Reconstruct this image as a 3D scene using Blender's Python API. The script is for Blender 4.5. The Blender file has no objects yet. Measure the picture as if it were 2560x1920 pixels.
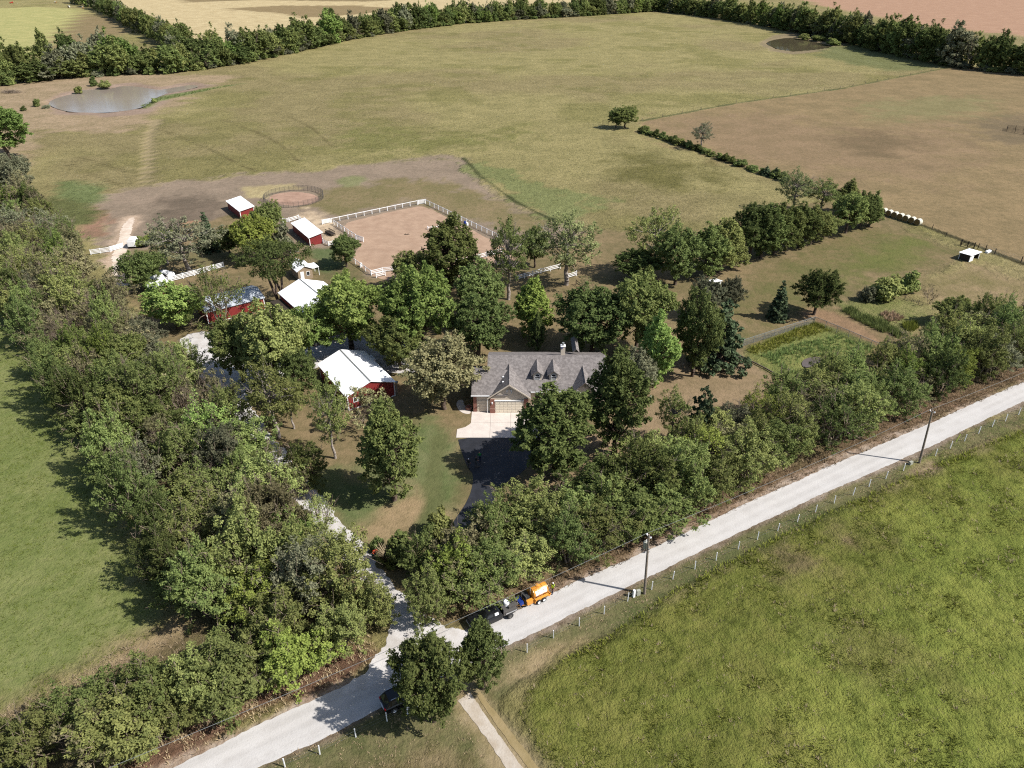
import bpy, bmesh, math, random
import numpy as np
from mathutils import Vector, Matrix, geometry as mgeo

S = bpy.context.scene
COL = S.collection
R = math.radians

# ------------------------------------------------------------------ camera
CAM_H, PITCH, FPX = 62.0, R(31.2), 1800.0          # metres up, degrees below level, focal length for a 2560 px wide frame
cam_d = bpy.data.cameras.new('drone_camera')
cam = bpy.data.objects.new('drone_camera', cam_d)
COL.objects.link(cam)
cam.location = (0, 0, CAM_H)
cam.rotation_euler = (math.pi / 2 - PITCH, 0, 0)
cam_d.sensor_width = 36.0
cam_d.lens = FPX / 2560.0 * 36.0
cam_d.clip_start = 0.5
cam_d.clip_end = 20000
S.camera = cam

# ------------------------------------------------------------------ sky and sun
SUN_AZ, SUN_EL = R(-16.0), R(45.5)                   # azimuth measured from +X
W = bpy.data.worlds.new('World')
S.world = W
W.use_nodes = True
wn = W.node_tree.nodes
bg = wn['Background']
sky = wn.new('ShaderNodeTexSky')
sky.sky_type = 'NISHITA'
sky.sun_disc = False
sky.sun_elevation = SUN_EL
sky.sun_rotation = math.pi / 2 - SUN_AZ
sky.air_density = 1.0
sky.dust_density = 1.2
W.node_tree.links.new(sky.outputs[0], bg.inputs[0])
bg.inputs[1].default_value = 0.078
sun_d = bpy.data.lights.new('sun', 'SUN')
sun = bpy.data.objects.new('sun', sun_d)
COL.objects.link(sun)
sun_d.energy = 4.3
sun_d.angle = R(0.53)
sun_d.color = (1.0, 0.965, 0.915)
sv = Vector((math.cos(SUN_AZ) * math.cos(SUN_EL), math.sin(SUN_AZ) * math.cos(SUN_EL), math.sin(SUN_EL)))
sun.rotation_euler = sv.to_track_quat('Z', 'Y').to_euler()
sun.location = (60, -20, 120)

S.view_settings.view_transform = 'Standard'
S.view_settings.look = 'None'
S.view_settings.gamma = 1.0
S.view_settings.use_curve_mapping = False
S.view_settings.exposure = 0.98
S.render.engine = 'CYCLES'
S.cycles.max_bounces = 5
S.cycles.diffuse_bounces = 3
S.cycles.glossy_bounces = 2
S.cycles.transmission_bounces = 3
S.cycles.transparent_max_bounces = 4
S.cycles.use_denoising = False
S.cycles.pixel_filter_type = 'BLACKMAN_HARRIS'
S.cycles.filter_width = 1.15
S.cycles.sample_clamp_indirect = 6.0

# ------------------------------------------------------------------ survey: photo pixel -> point on the ground plane
CT, ST = math.cos(PITCH), math.sin(PITCH)
def P(px, py, z=0.0):
    u = (px - 1280) / FPX; v = (py - 960) / FPX
    dy = CT - v * ST; dz = -ST - v * CT
    t = (CAM_H - z) / -dz
    return Vector((u * t, dy * t, z))
def HT(bx, by, ty):
    b = P(bx, by); v = (ty - 960) / FPX
    return CAM_H + (-ST - v * CT) * b.y / (CT - v * ST)
def MPP(bx, by):                                     # metres per photo pixel at a ground point
    b = P(bx, by)
    return (b.y * CT + CAM_H * ST) / FPX
def PW(pts): return [P(*p) for p in pts]

rng = np.random.default_rng(11)
random.seed(5)

# ------------------------------------------------------------------ object helpers
def tag(o, label=None, cat=None, group=None, kind=None):
    if label: o['label'] = label
    if cat: o['category'] = cat
    if group: o['group'] = group
    if kind: o['kind'] = kind
    return o
def link(o, parent=None):
    COL.objects.link(o)
    if parent is not None: o.parent = parent
    return o
def empty(name, loc=(0, 0, 0), rz=0.0):
    o = bpy.data.objects.new(name, None)
    o.empty_display_size = 0.5
    link(o); o.location = loc; o.rotation_euler = (0, 0, rz)
    return o
def mobj(name, mesh, parent=None, loc=(0, 0, 0), rot=(0, 0, 0), sc=(1, 1, 1), mat=None):
    o = bpy.data.objects.new(name, mesh)
    link(o, parent)
    o.location = loc; o.rotation_euler = rot; o.scale = sc
    if mat is not None:
        o.material_slots[0].link = 'OBJECT'
        o.material_slots[0].material = mat
    return o
class MB:
    """collects faces for one mesh"""
    def __init__(s): s.v = []; s.f = []; s.m = []
    def add(s, vs, fs, mi=0):
        b = len(s.v); s.v += [tuple(v) for v in vs]
        for f in fs: s.f.append([b + i for i in f]); s.m.append(mi)
        return s
    def box(s, x0, x1, y0, y1, z0, z1, mi=0):
        vs = [(x0, y0, z0), (x1, y0, z0), (x1, y1, z0), (x0, y1, z0), (x0, y0, z1), (x1, y0, z1), (x1, y1, z1), (x0, y1, z1)]
        return s.add(vs, [(3, 2, 1, 0), (4, 5, 6, 7), (0, 1, 5, 4), (1, 2, 6, 5), (2, 3, 7, 6), (3, 0, 4, 7)], mi)
    def tube(s, p0, p1, r0, r1, n=6, cap=True, mi=0):
        p0 = Vector(p0); p1 = Vector(p1); d = (p1 - p0)
        if d.length < 1e-6: return s
        d.normalize(); a = d.orthogonal().normalized(); b = d.cross(a)
        vs = []
        for p, r in ((p0, r0), (p1, r1)):
            for i in range(n):
                t = 2 * math.pi * i / n
                vs.append(p + a * (math.cos(t) * r) + b * (math.sin(t) * r))
        fs = [(i, (i + 1) % n, n + (i + 1) % n, n + i) for i in range(n)]
        if cap: fs += [tuple(range(n))[::-1], tuple(range(n, 2 * n))]
        return s.add(vs, fs, mi)
    def prism(s, prof, axis, a0, a1, mi=0):
        """profile of 2-D points swept along an axis: 'x' -> points are (y,z); 'y' -> (x,z); 'z' -> (x,y)"""
        n = len(prof); vs = []
        for a in (a0, a1):
            for p in prof:
                vs.append((a, p[0], p[1]) if axis == 'x' else (p[0], a, p[1]) if axis == 'y' else (p[0], p[1], a))
        fs = [(i, (i + 1) % n, n + (i + 1) % n, n + i) for i in range(n)] + [tuple(range(n))[::-1], tuple(range(n, 2 * n))]
        return s.add(vs, fs, mi)
    def lathe(s, prof, n=16, axis='z', c=(0, 0, 0), mi=0):
        vs = []; k = len(prof)
        for i in range(n):
            t = 2 * math.pi * i / n
            for r, h in prof:
                q = (r * math.cos(t), r * math.sin(t), h)
                if axis == 'x': q = (h, q[0], q[1])
                if axis == 'y': q = (q[0], h, q[1])
                vs.append((q[0] + c[0], q[1] + c[1], q[2] + c[2]))
        fs = []
        for i in range(n):
            j = (i + 1) % n
            for a in range(k - 1): fs.append((i * k + a, j * k + a, j * k + a + 1, i * k + a + 1))
        return s.add(vs, fs, mi)
    def mesh(s, name, *mats, smooth=False, fix=True):
        me = bpy.data.meshes.new(name)
        me.from_pydata(s.v, [], s.f)
        for m in mats: me.materials.append(m)
        if len(mats) > 1: me.polygons.foreach_set('material_index', s.m)
        if fix:
            bm = bmesh.new(); bm.from_mesh(me)
            bmesh.ops.recalc_face_normals(bm, faces=bm.faces); bm.to_mesh(me); bm.free()
        if smooth: me.polygons.foreach_set('use_smooth', [True] * len(me.polygons))
        me.update()
        return me
    def build(s, name, mat, parent=None, loc=(0, 0, 0), rot=(0, 0, 0), smooth=False):
        ms = mat if isinstance(mat, (list, tuple)) else [mat]
        return mobj(name, s.mesh(name, *ms, smooth=smooth), parent, loc, rot)
def quads_mesh(name, V, mat, tint=None, nv=4):
    """V: (N, nv, 3) -> N separate polygons"""
    n = V.shape[0]
    me = bpy.data.meshes.new(name)
    me.vertices.add(n * nv); me.vertices.foreach_set('co', V.reshape(-1).astype(np.float32))
    me.loops.add(n * nv); me.loops.foreach_set('vertex_index', np.arange(n * nv, dtype=np.int32))
    me.polygons.add(n)
    me.polygons.foreach_set('loop_start', np.arange(0, n * nv, nv, dtype=np.int32))
    me.materials.append(mat)
    if tint is not None:
        a = me.attributes.new('tint', 'FLOAT', 'POINT')
        a.data.foreach_set('value', np.repeat(tint, nv).astype(np.float32))
    me.update(calc_edges=True); me.validate()
    return me

# ------------------------------------------------------------------ materials
def lin(r, g, b, k=1.0):
    f = lambda c: (c / 255) / 12.92 if c / 255 <= 0.04045 else ((c / 255 + 0.055) / 1.055) ** 2.4
    k *= 0.645                                              # photo tone -> surface colour at this exposure
    return (f(r) * k, f(g) * k, f(b) * k, 1.0)
class NT:
    def __init__(s, name):
        s.mat = bpy.data.materials.new(name); s.mat.use_nodes = True
        s.t = s.mat.node_tree; s.n = s.t.nodes; s.bsdf = s.n['Principled BSDF']; s.out = s.n['Material Output']
    def node(s, typ, ins=None, **kw):
        nd = s.n.new(typ)
        for k, v in kw.items(): setattr(nd, k, v)
        for k, v in (ins or {}).items():
            sock = nd.inputs[k]
            if isinstance(v, bpy.types.NodeSocket): s.t.links.new(v, sock)
            else: sock.default_value = v
        return nd
    def math(s, op, a, b=0.0, c=0.0, clamp=False):
        nd = s.node('ShaderNodeMath', {0: a, 1: b, 2: c}, operation=op, use_clamp=clamp); return nd.outputs[0]
    def noise(s, scale, detail=3.0, rough=0.55, vec=None, dist=0.0):
        nd = s.node('ShaderNodeTexNoise', {'Scale': scale, 'Detail': detail, 'Roughness': rough, 'Distortion': dist})
        if vec is not None: s.t.links.new(vec, nd.inputs['Vector'])
        return nd.outputs['Fac']
    def mix(s, fac, a, b):
        nd = s.node('ShaderNodeMix', data_type='RGBA')
        for i, v in ((0, fac), (6, a), (7, b)):
            if isinstance(v, bpy.types.NodeSocket): s.t.links.new(v, nd.inputs[i])
            else: nd.inputs[i].default_value = v
        return nd.outputs[2]
    def ramp(s, fac, a, b):                                # smooth step of a value between a and b
        return s.node('ShaderNodeMapRange', {0: fac, 1: a, 2: b, 3: 0.0, 4: 1.0}, interpolation_type='SMOOTHSTEP').outputs[0]
    def pos(s): return s.node('ShaderNodeNewGeometry').outputs['Position']
    def objco(s): return s.node('ShaderNodeTexCoord').outputs['Object']
    def base(s, sock, rough=0.8, spec=0.25, metal=0.0):
        if isinstance(sock, bpy.types.NodeSocket): s.t.links.new(sock, s.bsdf.inputs['Base Color'])
        else: s.bsdf.inputs['Base Color'].default_value = sock
        s.bsdf.inputs['Roughness'].default_value = rough
        s.bsdf.inputs['Specular IOR Level'].default_value = spec
        s.bsdf.inputs['Metallic'].default_value = metal
        return s.mat
    def bump(s, h, dist=0.1, strength=1.0):
        nd = s.node('ShaderNodeBump', {'Height': h, 'Distance': dist, 'Strength': strength})
        s.t.links.new(nd.outputs[0], s.bsdf.inputs['Normal'])
def simple(name, col, rough=0.6, var=0.18, scale=3.0, spec=0.3, metal=0.0, bump=0.0, col2=None):
    t = NT(name); c = t.objco()
    n = t.noise(scale, 4, 0.6, c)
    c2 = col2 or tuple(x * (1 - var * 2) for x in col[:3]) + (1,)
    s = t.mix(t.ramp(n, 0.3, 0.72), c2, col)
    m = t.base(s, rough, spec, metal)
    if bump: t.bump(t.noise(scale * 4, 3, 0.6, c), bump)
    return m
def ribbed(name, col, pitch, axis, rough=0.45, var=0.08, depth=0.02, spec=0.4, metal=0.0, dirt=0.5):
    """sheet metal or board siding with raised ribs along one direction"""
    t = NT(name); c = t.objco()
    w = t.node('ShaderNodeTexWave', {'Vector': c, 'Scale': 2 * math.pi / pitch / 20.0 * 1.0, 'Distortion': 0.0}, wave_type='BANDS', bands_direction=axis)
    n = t.noise(0.9, 4, 0.65, c); n2 = t.noise(6, 3, 0.6, c)
    s = t.mix(t.ramp(n, 0.35, 0.75), tuple(x * (1 - var) for x in col[:3]) + (1,), col)
    s = t.mix(t.math('MULTIPLY', t.ramp(n2, 0.55, 0.8), dirt * 0.3), s, (0.25, 0.2, 0.16, 1))
    m = t.base(s, rough, spec, metal)
    t.bump(t.ramp(w.outputs['Fac'], 0.7, 0.95), depth)
    return m
MAT = {}
MAT['white_paint'] = simple('white_paint', (0.74, 0.74, 0.735, 1), 0.5, 0.06, 1.5)
MAT['white_roof'] = ribbed('white_roof', (0.82, 0.82, 0.82, 1), 0.3, 'X', 0.45, 0.04, 0.003, dirt=0.25)
MAT['grey_roof'] = ribbed('grey_roof', (0.42, 0.45, 0.48, 1), 0.3, 'X', 0.4, 0.18, 0.02, dirt=1.2)
MAT['red_siding'] = ribbed('red_siding', lin(150, 52, 50), 0.25, 'X', 0.6, 0.16, 0.02)
MAT['white_trim'] = simple('white_trim', (0.72, 0.72, 0.71, 1), 0.5, 0.05, 2)
MAT['shingle'] = None
MAT['beige'] = simple('beige_siding', (0.58, 0.50, 0.40, 1), 0.75, 0.06, 1.2)
MAT['door_beige'] = simple('garage_door_paint', (0.74, 0.66, 0.53, 1), 0.6, 0.05, 2)
MAT['dark_glass'] = simple('window_glass', (0.02, 0.025, 0.03, 1), 0.08, 0.1, 1, spec=0.6)
MAT['concrete'] = simple('concrete', lin(226, 214, 203), 0.85, 0.07, 0.9, bump=0.01)
MAT['tan_wall'] = simple('tan_wall', lin(170, 150, 125), 0.8, 0.08, 2)
MAT['wood_grey'] = simple('weathered_wood', lin(120, 108, 98), 0.85, 0.2, 5)
MAT['dark_wood'] = simple('dark_wood', lin(70, 60, 50), 0.85, 0.2, 5)
MAT['steel_dark'] = simple('pipe_steel', lin(118, 114, 110), 0.5, 0.15, 5, metal=0.4)
MAT['steel'] = simple('galvanised_wire', lin(165, 168, 165), 0.5, 0.1, 5, metal=0.3)
MAT['black_paint'] = simple('black_car_paint', (0.008, 0.008, 0.009, 1), 0.28, 0.1, 2, spec=0.45)
MAT['rubber'] = simple('tyre_rubber', (0.03, 0.03, 0.031, 1), 0.85, 0.15, 8)
MAT['chrome'] = simple('bright_metal', (0.6, 0.6, 0.61, 1), 0.3, 0.05, 4, metal=0.7)
MAT['orange'] = simple('orange_paint', lin(236, 160, 60), 0.35, 0.05, 2, spec=0.5)
MAT['blue'] = simple('blue_plastic', lin(38, 66, 150), 0.4, 0.1, 3)
MAT['grey_box'] = simple('utility_box_grey', lin(176, 176, 160), 0.6, 0.06, 3)
MAT['pole_wood'] = simple('pole_wood', lin(158, 144, 130), 0.85, 0.2, 6)
MAT['red_light'] = simple('red_lamp_lens', lin(190, 30, 30), 0.3, 0.05, 3)
MAT['green_cloth'] = simple('green_cloth', lin(50, 140, 70), 0.9, 0.1, 9)
MAT['dark_cloth'] = simple('dark_cloth', lin(45, 50, 52), 0.9, 0.1, 9)
MAT['grey_cloth'] = simple('grey_cloth', lin(95, 95, 95), 0.9, 0.1, 9)
MAT['blue_cloth'] = simple('blue_cloth', lin(45, 55, 85), 0.9, 0.1, 9)
MAT['orange_cloth'] = simple('orange_cloth', lin(250, 90, 40), 0.9, 0.05, 9)
MAT['hivis'] = simple('high_visibility_cloth', lin(205, 240, 60), 0.9, 0.05, 9)
MAT['skin'] = simple('skin', lin(205, 150, 125), 0.6, 0.05, 9)
MAT['hair'] = simple('hair', lin(60, 45, 35), 0.8, 0.1, 20)
MAT['cap_white'] = simple('white_cap', (0.75, 0.75, 0.75, 1), 0.8, 0.05, 9)
def brick_mat():
    t = NT('red_brick'); c = t.objco()
    b = t.node('ShaderNodeTexBrick', {'Color1': lin(170, 92, 72), 'Color2': lin(140, 70, 58), 'Mortar': lin(185, 165, 150), 'Scale': 5.0, 'Mortar Size': 0.03})
    mp = t.node('ShaderNodeMapping', {'Vector': c, 'Rotation': (R(90), 0, 0)})
    t.t.links.new(mp.outputs[0], b.inputs['Vector'])
    return t.base(b.outputs[0], 0.85, 0.2)
MAT['brick'] = brick_mat()
def shingle_mat():
    t = NT('asphalt_shingle'); c = t.objco()
    n1 = t.noise(2.2, 5, 0.7, c); n2 = t.noise(9, 3, 0.6, c)
    s = t.mix(t.ramp(n1, 0.35, 0.68), lin(114, 108, 105), lin(150, 143, 139))
    s = t.mix(t.math('MULTIPLY', t.ramp(n2, 0.5, 0.72), 0.5), s, lin(126, 120, 117))
    m = t.base(s, 0.9, 0.15)
    t.bump(n2, 0.03)
    return m
MAT['shingle'] = shingle_mat()
def leaf_mat(name, a, b, trans=0.34):
    """two-sided leaf: diffuse with light coming through, tint differs between clumps and between trees"""
    t = NT(name)
    at = t.node('ShaderNodeAttribute', attribute_name='tint').outputs['Fac']
    rnd = t.node('ShaderNodeObjectInfo').outputs['Random']
    f = t.math('ADD', t.math('MULTIPLY', at, 0.75), t.math('MULTIPLY', rnd, 0.35), 0, True)
    c = t.mix(f, a, b)
    hs = t.node('ShaderNodeHueSaturation', {'Hue': t.math('MULTIPLY_ADD', rnd, 0.035, 0.482), 'Saturation': 0.92,
                'Value': t.math('MULTIPLY_ADD', t.math('FRACT', t.math('MULTIPLY', rnd, 7.3)), 0.85, 0.78), 'Color': c})
    col = hs.outputs[0]
    d = t.node('ShaderNodeBsdfDiffuse', {'Color': col})
    tr = t.node('ShaderNodeBsdfTranslucent', {'Color': col})
    mx = t.node('ShaderNodeMixShader', {0: trans, 1: d.outputs[0], 2: tr.outputs[0]})
    t.t.links.new(mx.outputs[0], t.out.inputs['Surface'])
    return t.mat
K = 1.0
LEAF = {
    'dark':   leaf_mat('leaf_dark_green', (0.052, 0.077, 0.022, 1), (0.125, 0.151, 0.042, 1)),
    'mid':    leaf_mat('leaf_mid_green', (0.070, 0.102, 0.027, 1), (0.175, 0.200, 0.054, 1)),
    'bright': leaf_mat('leaf_bright_green', (0.089, 0.148, 0.029, 1), (0.216, 0.276, 0.062, 1)),
    'olive':  leaf_mat('leaf_olive', (0.089, 0.113, 0.031, 1), (0.217, 0.232, 0.066, 1)),
    'yellow': leaf_mat('leaf_yellow_green', (0.097, 0.129, 0.019, 1), (0.194, 0.226, 0.042, 1)),
    'grey':   leaf_mat('leaf_grey_green', (0.083, 0.094, 0.054, 1), (0.190, 0.188, 0.107, 1)),
    'brown':  leaf_mat('leaf_brown_green', (0.102, 0.099, 0.043, 1), (0.234, 0.213, 0.100, 1)),
    'pale':   leaf_mat('leaf_pale_green', (0.119, 0.154, 0.051, 1), (0.269, 0.298, 0.122, 1)),
    'pine':   leaf_mat('needle_dark', (0.032, 0.052, 0.030, 1), (0.086, 0.109, 0.050, 1), 0.2),
    'tan':    leaf_mat('dry_grass_blade', (0.171, 0.128, 0.073, 1), (0.358, 0.290, 0.171, 1), 0.2),
    'weed':   leaf_mat('dry_weed_blade', (0.139, 0.092, 0.053, 1), (0.323, 0.231, 0.139, 1), 0.2),
    'grass':  leaf_mat('green_grass_blade', (0.085, 0.105, 0.013, 1), (0.187, 0.206, 0.028, 1), 0.3),
    'reed':   leaf_mat('reed_green', (0.077, 0.117, 0.033, 1), (0.189, 0.233, 0.066, 1), 0.3),
}
def bark_mat(name, a, b):
    t = NT(name); n = t.noise(3.0, 4, 0.7, t.objco())
    return t.base(t.mix(t.ramp(n, 0.3, 0.7), a, b), 0.9, 0.1)
MAT['bark'] = bark_mat('bark_grey_brown', lin(70, 58, 48), lin(125, 110, 98))
MAT['bark_pale'] = bark_mat('bark_pale_grey', lin(120, 108, 98), lin(185, 175, 165))
MAT['twig'] = bark_mat('bare_twig', lin(105, 90, 76), lin(165, 150, 132))

ORD = ['', 'first', 'second', 'third', 'fourth', 'fifth', 'sixth', 'seventh', 'eighth', 'ninth', 'tenth', 'eleventh', 'twelfth', 'thirteenth',
       'fourteenth', 'fifteenth', 'sixteenth', 'seventeenth', 'eighteenth', 'nineteenth']
TENS = ['', '', 'twenty', 'thirty', 'forty', 'fifty', 'sixty', 'seventy', 'eighty', 'ninety']
TENTH = ['', '', 'twentieth', 'thirtieth', 'fortieth', 'fiftieth', 'sixtieth', 'seventieth', 'eightieth', 'ninetieth']
def ordw(n):
    if n < 20: return ORD[n]
    return TENTH[n // 10] if n % 10 == 0 else TENS[n // 10] + '-' + ORD[n % 10]

# ================================================================== THE GROUND
def poly_sdf(X, Y, pts):
    """signed distance to a polygon, positive inside"""
    p = np.array([(v[0], v[1]) for v in pts]); n = len(p)
    d2 = np.full(X.shape, 1e18); inside = np.zeros(X.shape, bool)
    for i in range(n):
        a = p[i]; b = p[(i + 1) % n]; e = b - a
        wx = X - a[0]; wy = Y - a[1]
        t = np.clip((wx * e[0] + wy * e[1]) / max(e @ e, 1e-9), 0, 1)
        d2 = np.minimum(d2, (wx - e[0] * t) ** 2 + (wy - e[1] * t) ** 2)
        c = ((a[1] > Y) != (b[1] > Y))
        with np.errstate(divide='ignore', invalid='ignore'):
            xi = e[0] * (Y - a[1]) / (e[1] if abs(e[1]) > 1e-12 else 1e-12) + a[0]
        inside ^= c & (X < xi)
    return np.where(inside, 1, -1) * np.sqrt(d2)
def line_sdf(X, Y, pts, hw):
    p = np.array([(v[0], v[1]) for v in pts]); d2 = np.full(X.shape, 1e18)
    for i in range(len(p) - 1):
        a = p[i]; e = p[i + 1] - a
        wx = X - a[0]; wy = Y - a[1]
        t = np.clip((wx * e[0] + wy * e[1]) / max(e @ e, 1e-9), 0, 1)
        d2 = np.minimum(d2, (wx - e[0] * t) ** 2 + (wy - e[1] * t) ** 2)
    return hw - np.sqrt(d2)

POND_W = [(118, 256), (140, 243), (185, 232), (187, 224), (230, 222), (280, 220), (300, 213), (340, 214), (395, 224), (440, 216), (478, 210), (500, 214), (480, 220),
          (400, 236), (375, 255), (350, 270), (270, 281), (170, 279), (130, 266)]
POND_E = [(1912, 106), (1935, 98), (1970, 93), (2000, 96), (2040, 104), (2078, 113), (2072, 118), (2030, 124), (1985, 128), (1940, 121)]
POND_G = [(2003, 904), (2016, 892), (2050, 888), (2058, 896), (2040, 912), (2010, 918)]
ROAD_U = [(250, 2010), (433, 1920), (544, 1866), (641, 1812), (700, 1788), (855, 1718), (1000, 1655), (1150, 1590), (1290, 1527), (1384, 1478), (1419, 1462), (1560, 1404), (1623, 1373), (1742, 1318), (2007, 1195), (2189, 1117), (2555, 957), (2900, 800), (3300, 620)]
ROAD_L = [(520, 1976), (700, 1893), (797, 1852), (929, 1782), (1080, 1705), (1254, 1619), (1361, 1570), (1555, 1475), (1710, 1400), (1961, 1277), (2299, 1129), (2555, 1006), (2900, 842), (3300, 652)]
YARD = [(330, 640), (480, 560), (640, 520), (720, 600), (800, 640), (860, 600), (930, 690), (1150, 670), (1280, 640), (1500, 570), (1640, 600), (1800, 560), (1960, 510), (2170, 505),
        (2280, 580), (2400, 620), (2420, 650), (2300, 720), (2260, 760), (2420, 830), (2560, 800), (2560, 880), (2100, 1070), (1500, 1370), (1200, 1520), (1050, 1560), (960, 1540), (860, 1450), (700, 1280), (560, 1100), (440, 930), (330, 800)]
# name, kind, pixel outline, edge softness, edge wander, colours, roughness of the sward
Z = []
def zone(name, pts, soft, wander, ca, cb, rough=None, hw=None, lo=0.32, hi=0.68):
    Z.append(dict(name=name, pts=PW(pts), soft=soft, wander=wander, ca=ca, cb=cb, rough=rough, hw=hw, lo=lo, hi=hi))
k = 0.80
zone('green_field_west', [(-900, 700), (0, 740), (70, 860), (150, 1010), (230, 1130), (330, 1290), (400, 1420), (460, 1500), (420, 1570), (250, 1660), (0, 1790), (-900, 2300)], 2.5, 4, lin(140, 143, 80, .86), lin(115, 127, 58, .86), 0.35)
zone('green_rim_west', [(0, 1775), (200, 1680), (350, 1590), (430, 1530), (520, 1560), (380, 1700), (100, 1830), (-60, 1880)], 3, 4, lin(176, 150, 110, k), lin(140, 122, 78, k), 0.4)
zone('verge', [(300, 1990), (700, 1890), (1254, 1615), (1961, 1275), (2299, 1128), (2600, 985), (2700, 1000), (2314, 1172), (1852, 1390), (1504, 1600), (1330, 1690), (1260, 1760), (1360, 1940), (1400, 2100), (300, 2300)], 0.5, 0.8, lin(134, 124, 80, k), lin(100, 104, 58, k), 0.35)
zone('verge_brown', [(900, 1870), (1100, 1840), (1190, 1870), (1250, 1960), (1200, 2100), (700, 2100), (760, 1940)], 2, 4, lin(152, 132, 92, k), lin(112, 102, 58, k), 0.5)
zone('verge_bare', [(1170, 1740), (1230, 1700), (1420, 1620), (1500, 1590), (1400, 1660), (1260, 1730), (1300, 1830), (1380, 1960), (1230, 1960)], 1.2, 2.5, lin(178, 154, 112, k), lin(142, 124, 78, k), 0.25)
zone('meadow_se', [(3300, 700), (2600, 1058), (2314, 1176), (2100, 1272), (1852, 1392), (1650, 1500), (1504, 1602), (1400, 1655), (1330, 1710), (1300, 1780), (1330, 1850), (1420, 1960), (1700, 2500), (4600, 2500)], 0.8, 1.5, lin(138, 136, 56, .92), lin(112, 120, 38, .92), 1.0)
zone('meadow_green', [(3200, 800), (2560, 1140), (2350, 1230), (2150, 1400), (2000, 1600), (1850, 1950), (3200, 2400)], 7, 10, lin(146, 150, 54, .95), lin(120, 132, 40, .95), 1.0)
zone('meadow_straw', [(2080, 1500), (2250, 1590), (2300, 1660), (2180, 1680), (2060, 1580)], 4, 6, lin(150, 144, 72, .9), lin(124, 126, 50, .9), 1.0)
zone('meadow_bare', [(1960, 1390), (2120, 1340), (2220, 1380), (2120, 1440), (1990, 1470)], 3, 7, lin(140, 120, 82, .84), lin(112, 110, 52, .84), 1.0)
zone('verge_green', [(1504, 1575), (1852, 1362), (2150, 1232), (2250, 1190), (2280, 1180), (2200, 1222), (1870, 1380), (1520, 1595)], 1.5, 1.5, lin(108, 112, 62, k), lin(92, 102, 52, k), 0.35)
zone('verge_scar', [(2275, 1190), (2330, 1160), (2350, 1172), (2300, 1196)], 1, 1.5, lin(176, 150, 118, k), lin(146, 122, 90, k), 0.2)
zone('roadside_weeds', [(380, 1935), (640, 1800), (900, 1690), (945, 1640), (900, 1590), (700, 1690), (440, 1810), (250, 1930)], 0.8, 1.5, lin(150, 112, 84, k), lin(112, 82, 60, k), 0.8)
zone('roadside_weeds2', [(1060, 1560), (1290, 1530), (1560, 1408), (2007, 1198), (2560, 958), (2700, 880), (2560, 870), (2000, 1110), (1550, 1340), (1200, 1500), (1060, 1530)], 0.8, 1.2, lin(150, 118, 88, k), lin(118, 98, 66, k), 0.8)
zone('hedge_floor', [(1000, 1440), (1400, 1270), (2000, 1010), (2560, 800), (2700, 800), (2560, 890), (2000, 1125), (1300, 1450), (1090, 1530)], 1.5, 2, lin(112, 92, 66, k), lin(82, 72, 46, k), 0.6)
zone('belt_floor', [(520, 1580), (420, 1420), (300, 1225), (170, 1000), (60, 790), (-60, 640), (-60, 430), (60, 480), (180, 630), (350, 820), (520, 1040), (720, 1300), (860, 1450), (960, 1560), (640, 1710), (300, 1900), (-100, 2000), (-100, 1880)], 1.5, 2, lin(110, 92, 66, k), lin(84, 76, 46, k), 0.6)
zone('mown_field_east', [(2375, 168), (2100, 222), (1840, 258), (1615, 300), (1600, 318), (1720, 372), (1960, 452), (2190, 520), (2330, 570), (2430, 612), (2600, 672), (3300, 800), (5200, 300), (3000, 188)], 0.6, 1.0, lin(162, 136, 92, k), lin(136, 117, 77, k), 0.25)
zone('mown_rust', [(1650, 310), (1900, 280), (2150, 330), (2350, 300), (2500, 380), (2300, 450), (2050, 430), (1850, 400), (1720, 360)], 16, 22, lin(158, 130, 94, k), lin(138, 116, 80, k), 0.22)
zone('mown_dark', [(2080, 340), (2180, 330), (2300, 350), (2260, 400), (2120, 390)], 8, 14, lin(138, 114, 80, k), lin(120, 102, 70, k), 0.22)
zone('mown_dark2', [(2420, 300), (2560, 290), (2700, 330), (2560, 370), (2460, 350)], 8, 14, lin(136, 116, 84, k), lin(122, 106, 76, k), 0.22)
zone('mown_green', [(2150, 260), (2350, 240), (2500, 250), (2400, 290), (2200, 300)], 12, 18, lin(150, 138, 90, k), lin(132, 122, 76, k), 0.22)
zone('orange_field', [(1960, -10), (2100, 25), (2300, 65), (2560, 90), (3200, 150), (6500, 60), (5200, -60), (1700, -60)], 2, 3, lin(192, 150, 116, k), lin(174, 132, 100, k), 0.15)
zone('stubble', [(240, -40), (270, 20), (420, 60), (520, 120), (640, 90), (800, 60), (1000, 30), (1300, 10), (1700, -4), (1900, -40), (1700, -80), (300, -80)], 3, 8, lin(222, 200, 146, k), lin(192, 168, 116, k), 0.3)
zone('stubble_brown', [(470, 6), (640, 0), (900, 4), (1100, -4), (1300, -20), (1100, -34), (700, -24), (420, -10)], 3, 12, lin(160, 136, 92, k), lin(140, 122, 80, k), 0.3)
zone('stubble_brown2', [(560, 22), (700, 34), (760, 44), (900, 36), (1000, 22), (900, 14), (700, 14)], 3, 12, lin(160, 136, 92, k), lin(146, 124, 80, k), 0.3)
zone('hay_nw', [(-400, 22), (0, 21), (100, 17), (203, 22), (200, 34), (150, 82), (100, 130), (0, 160), (-600, 190)], 1.5, 2, lin(198, 186, 112, k), lin(164, 164, 92, k), 0.2)
zone('nw_brown', [(206, 30), (300, 50), (330, 80), (200, 110), (110, 130), (150, 84)], 1.5, 3, lin(158, 134, 92, k), lin(136, 120, 76, k), 0.3)
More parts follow.
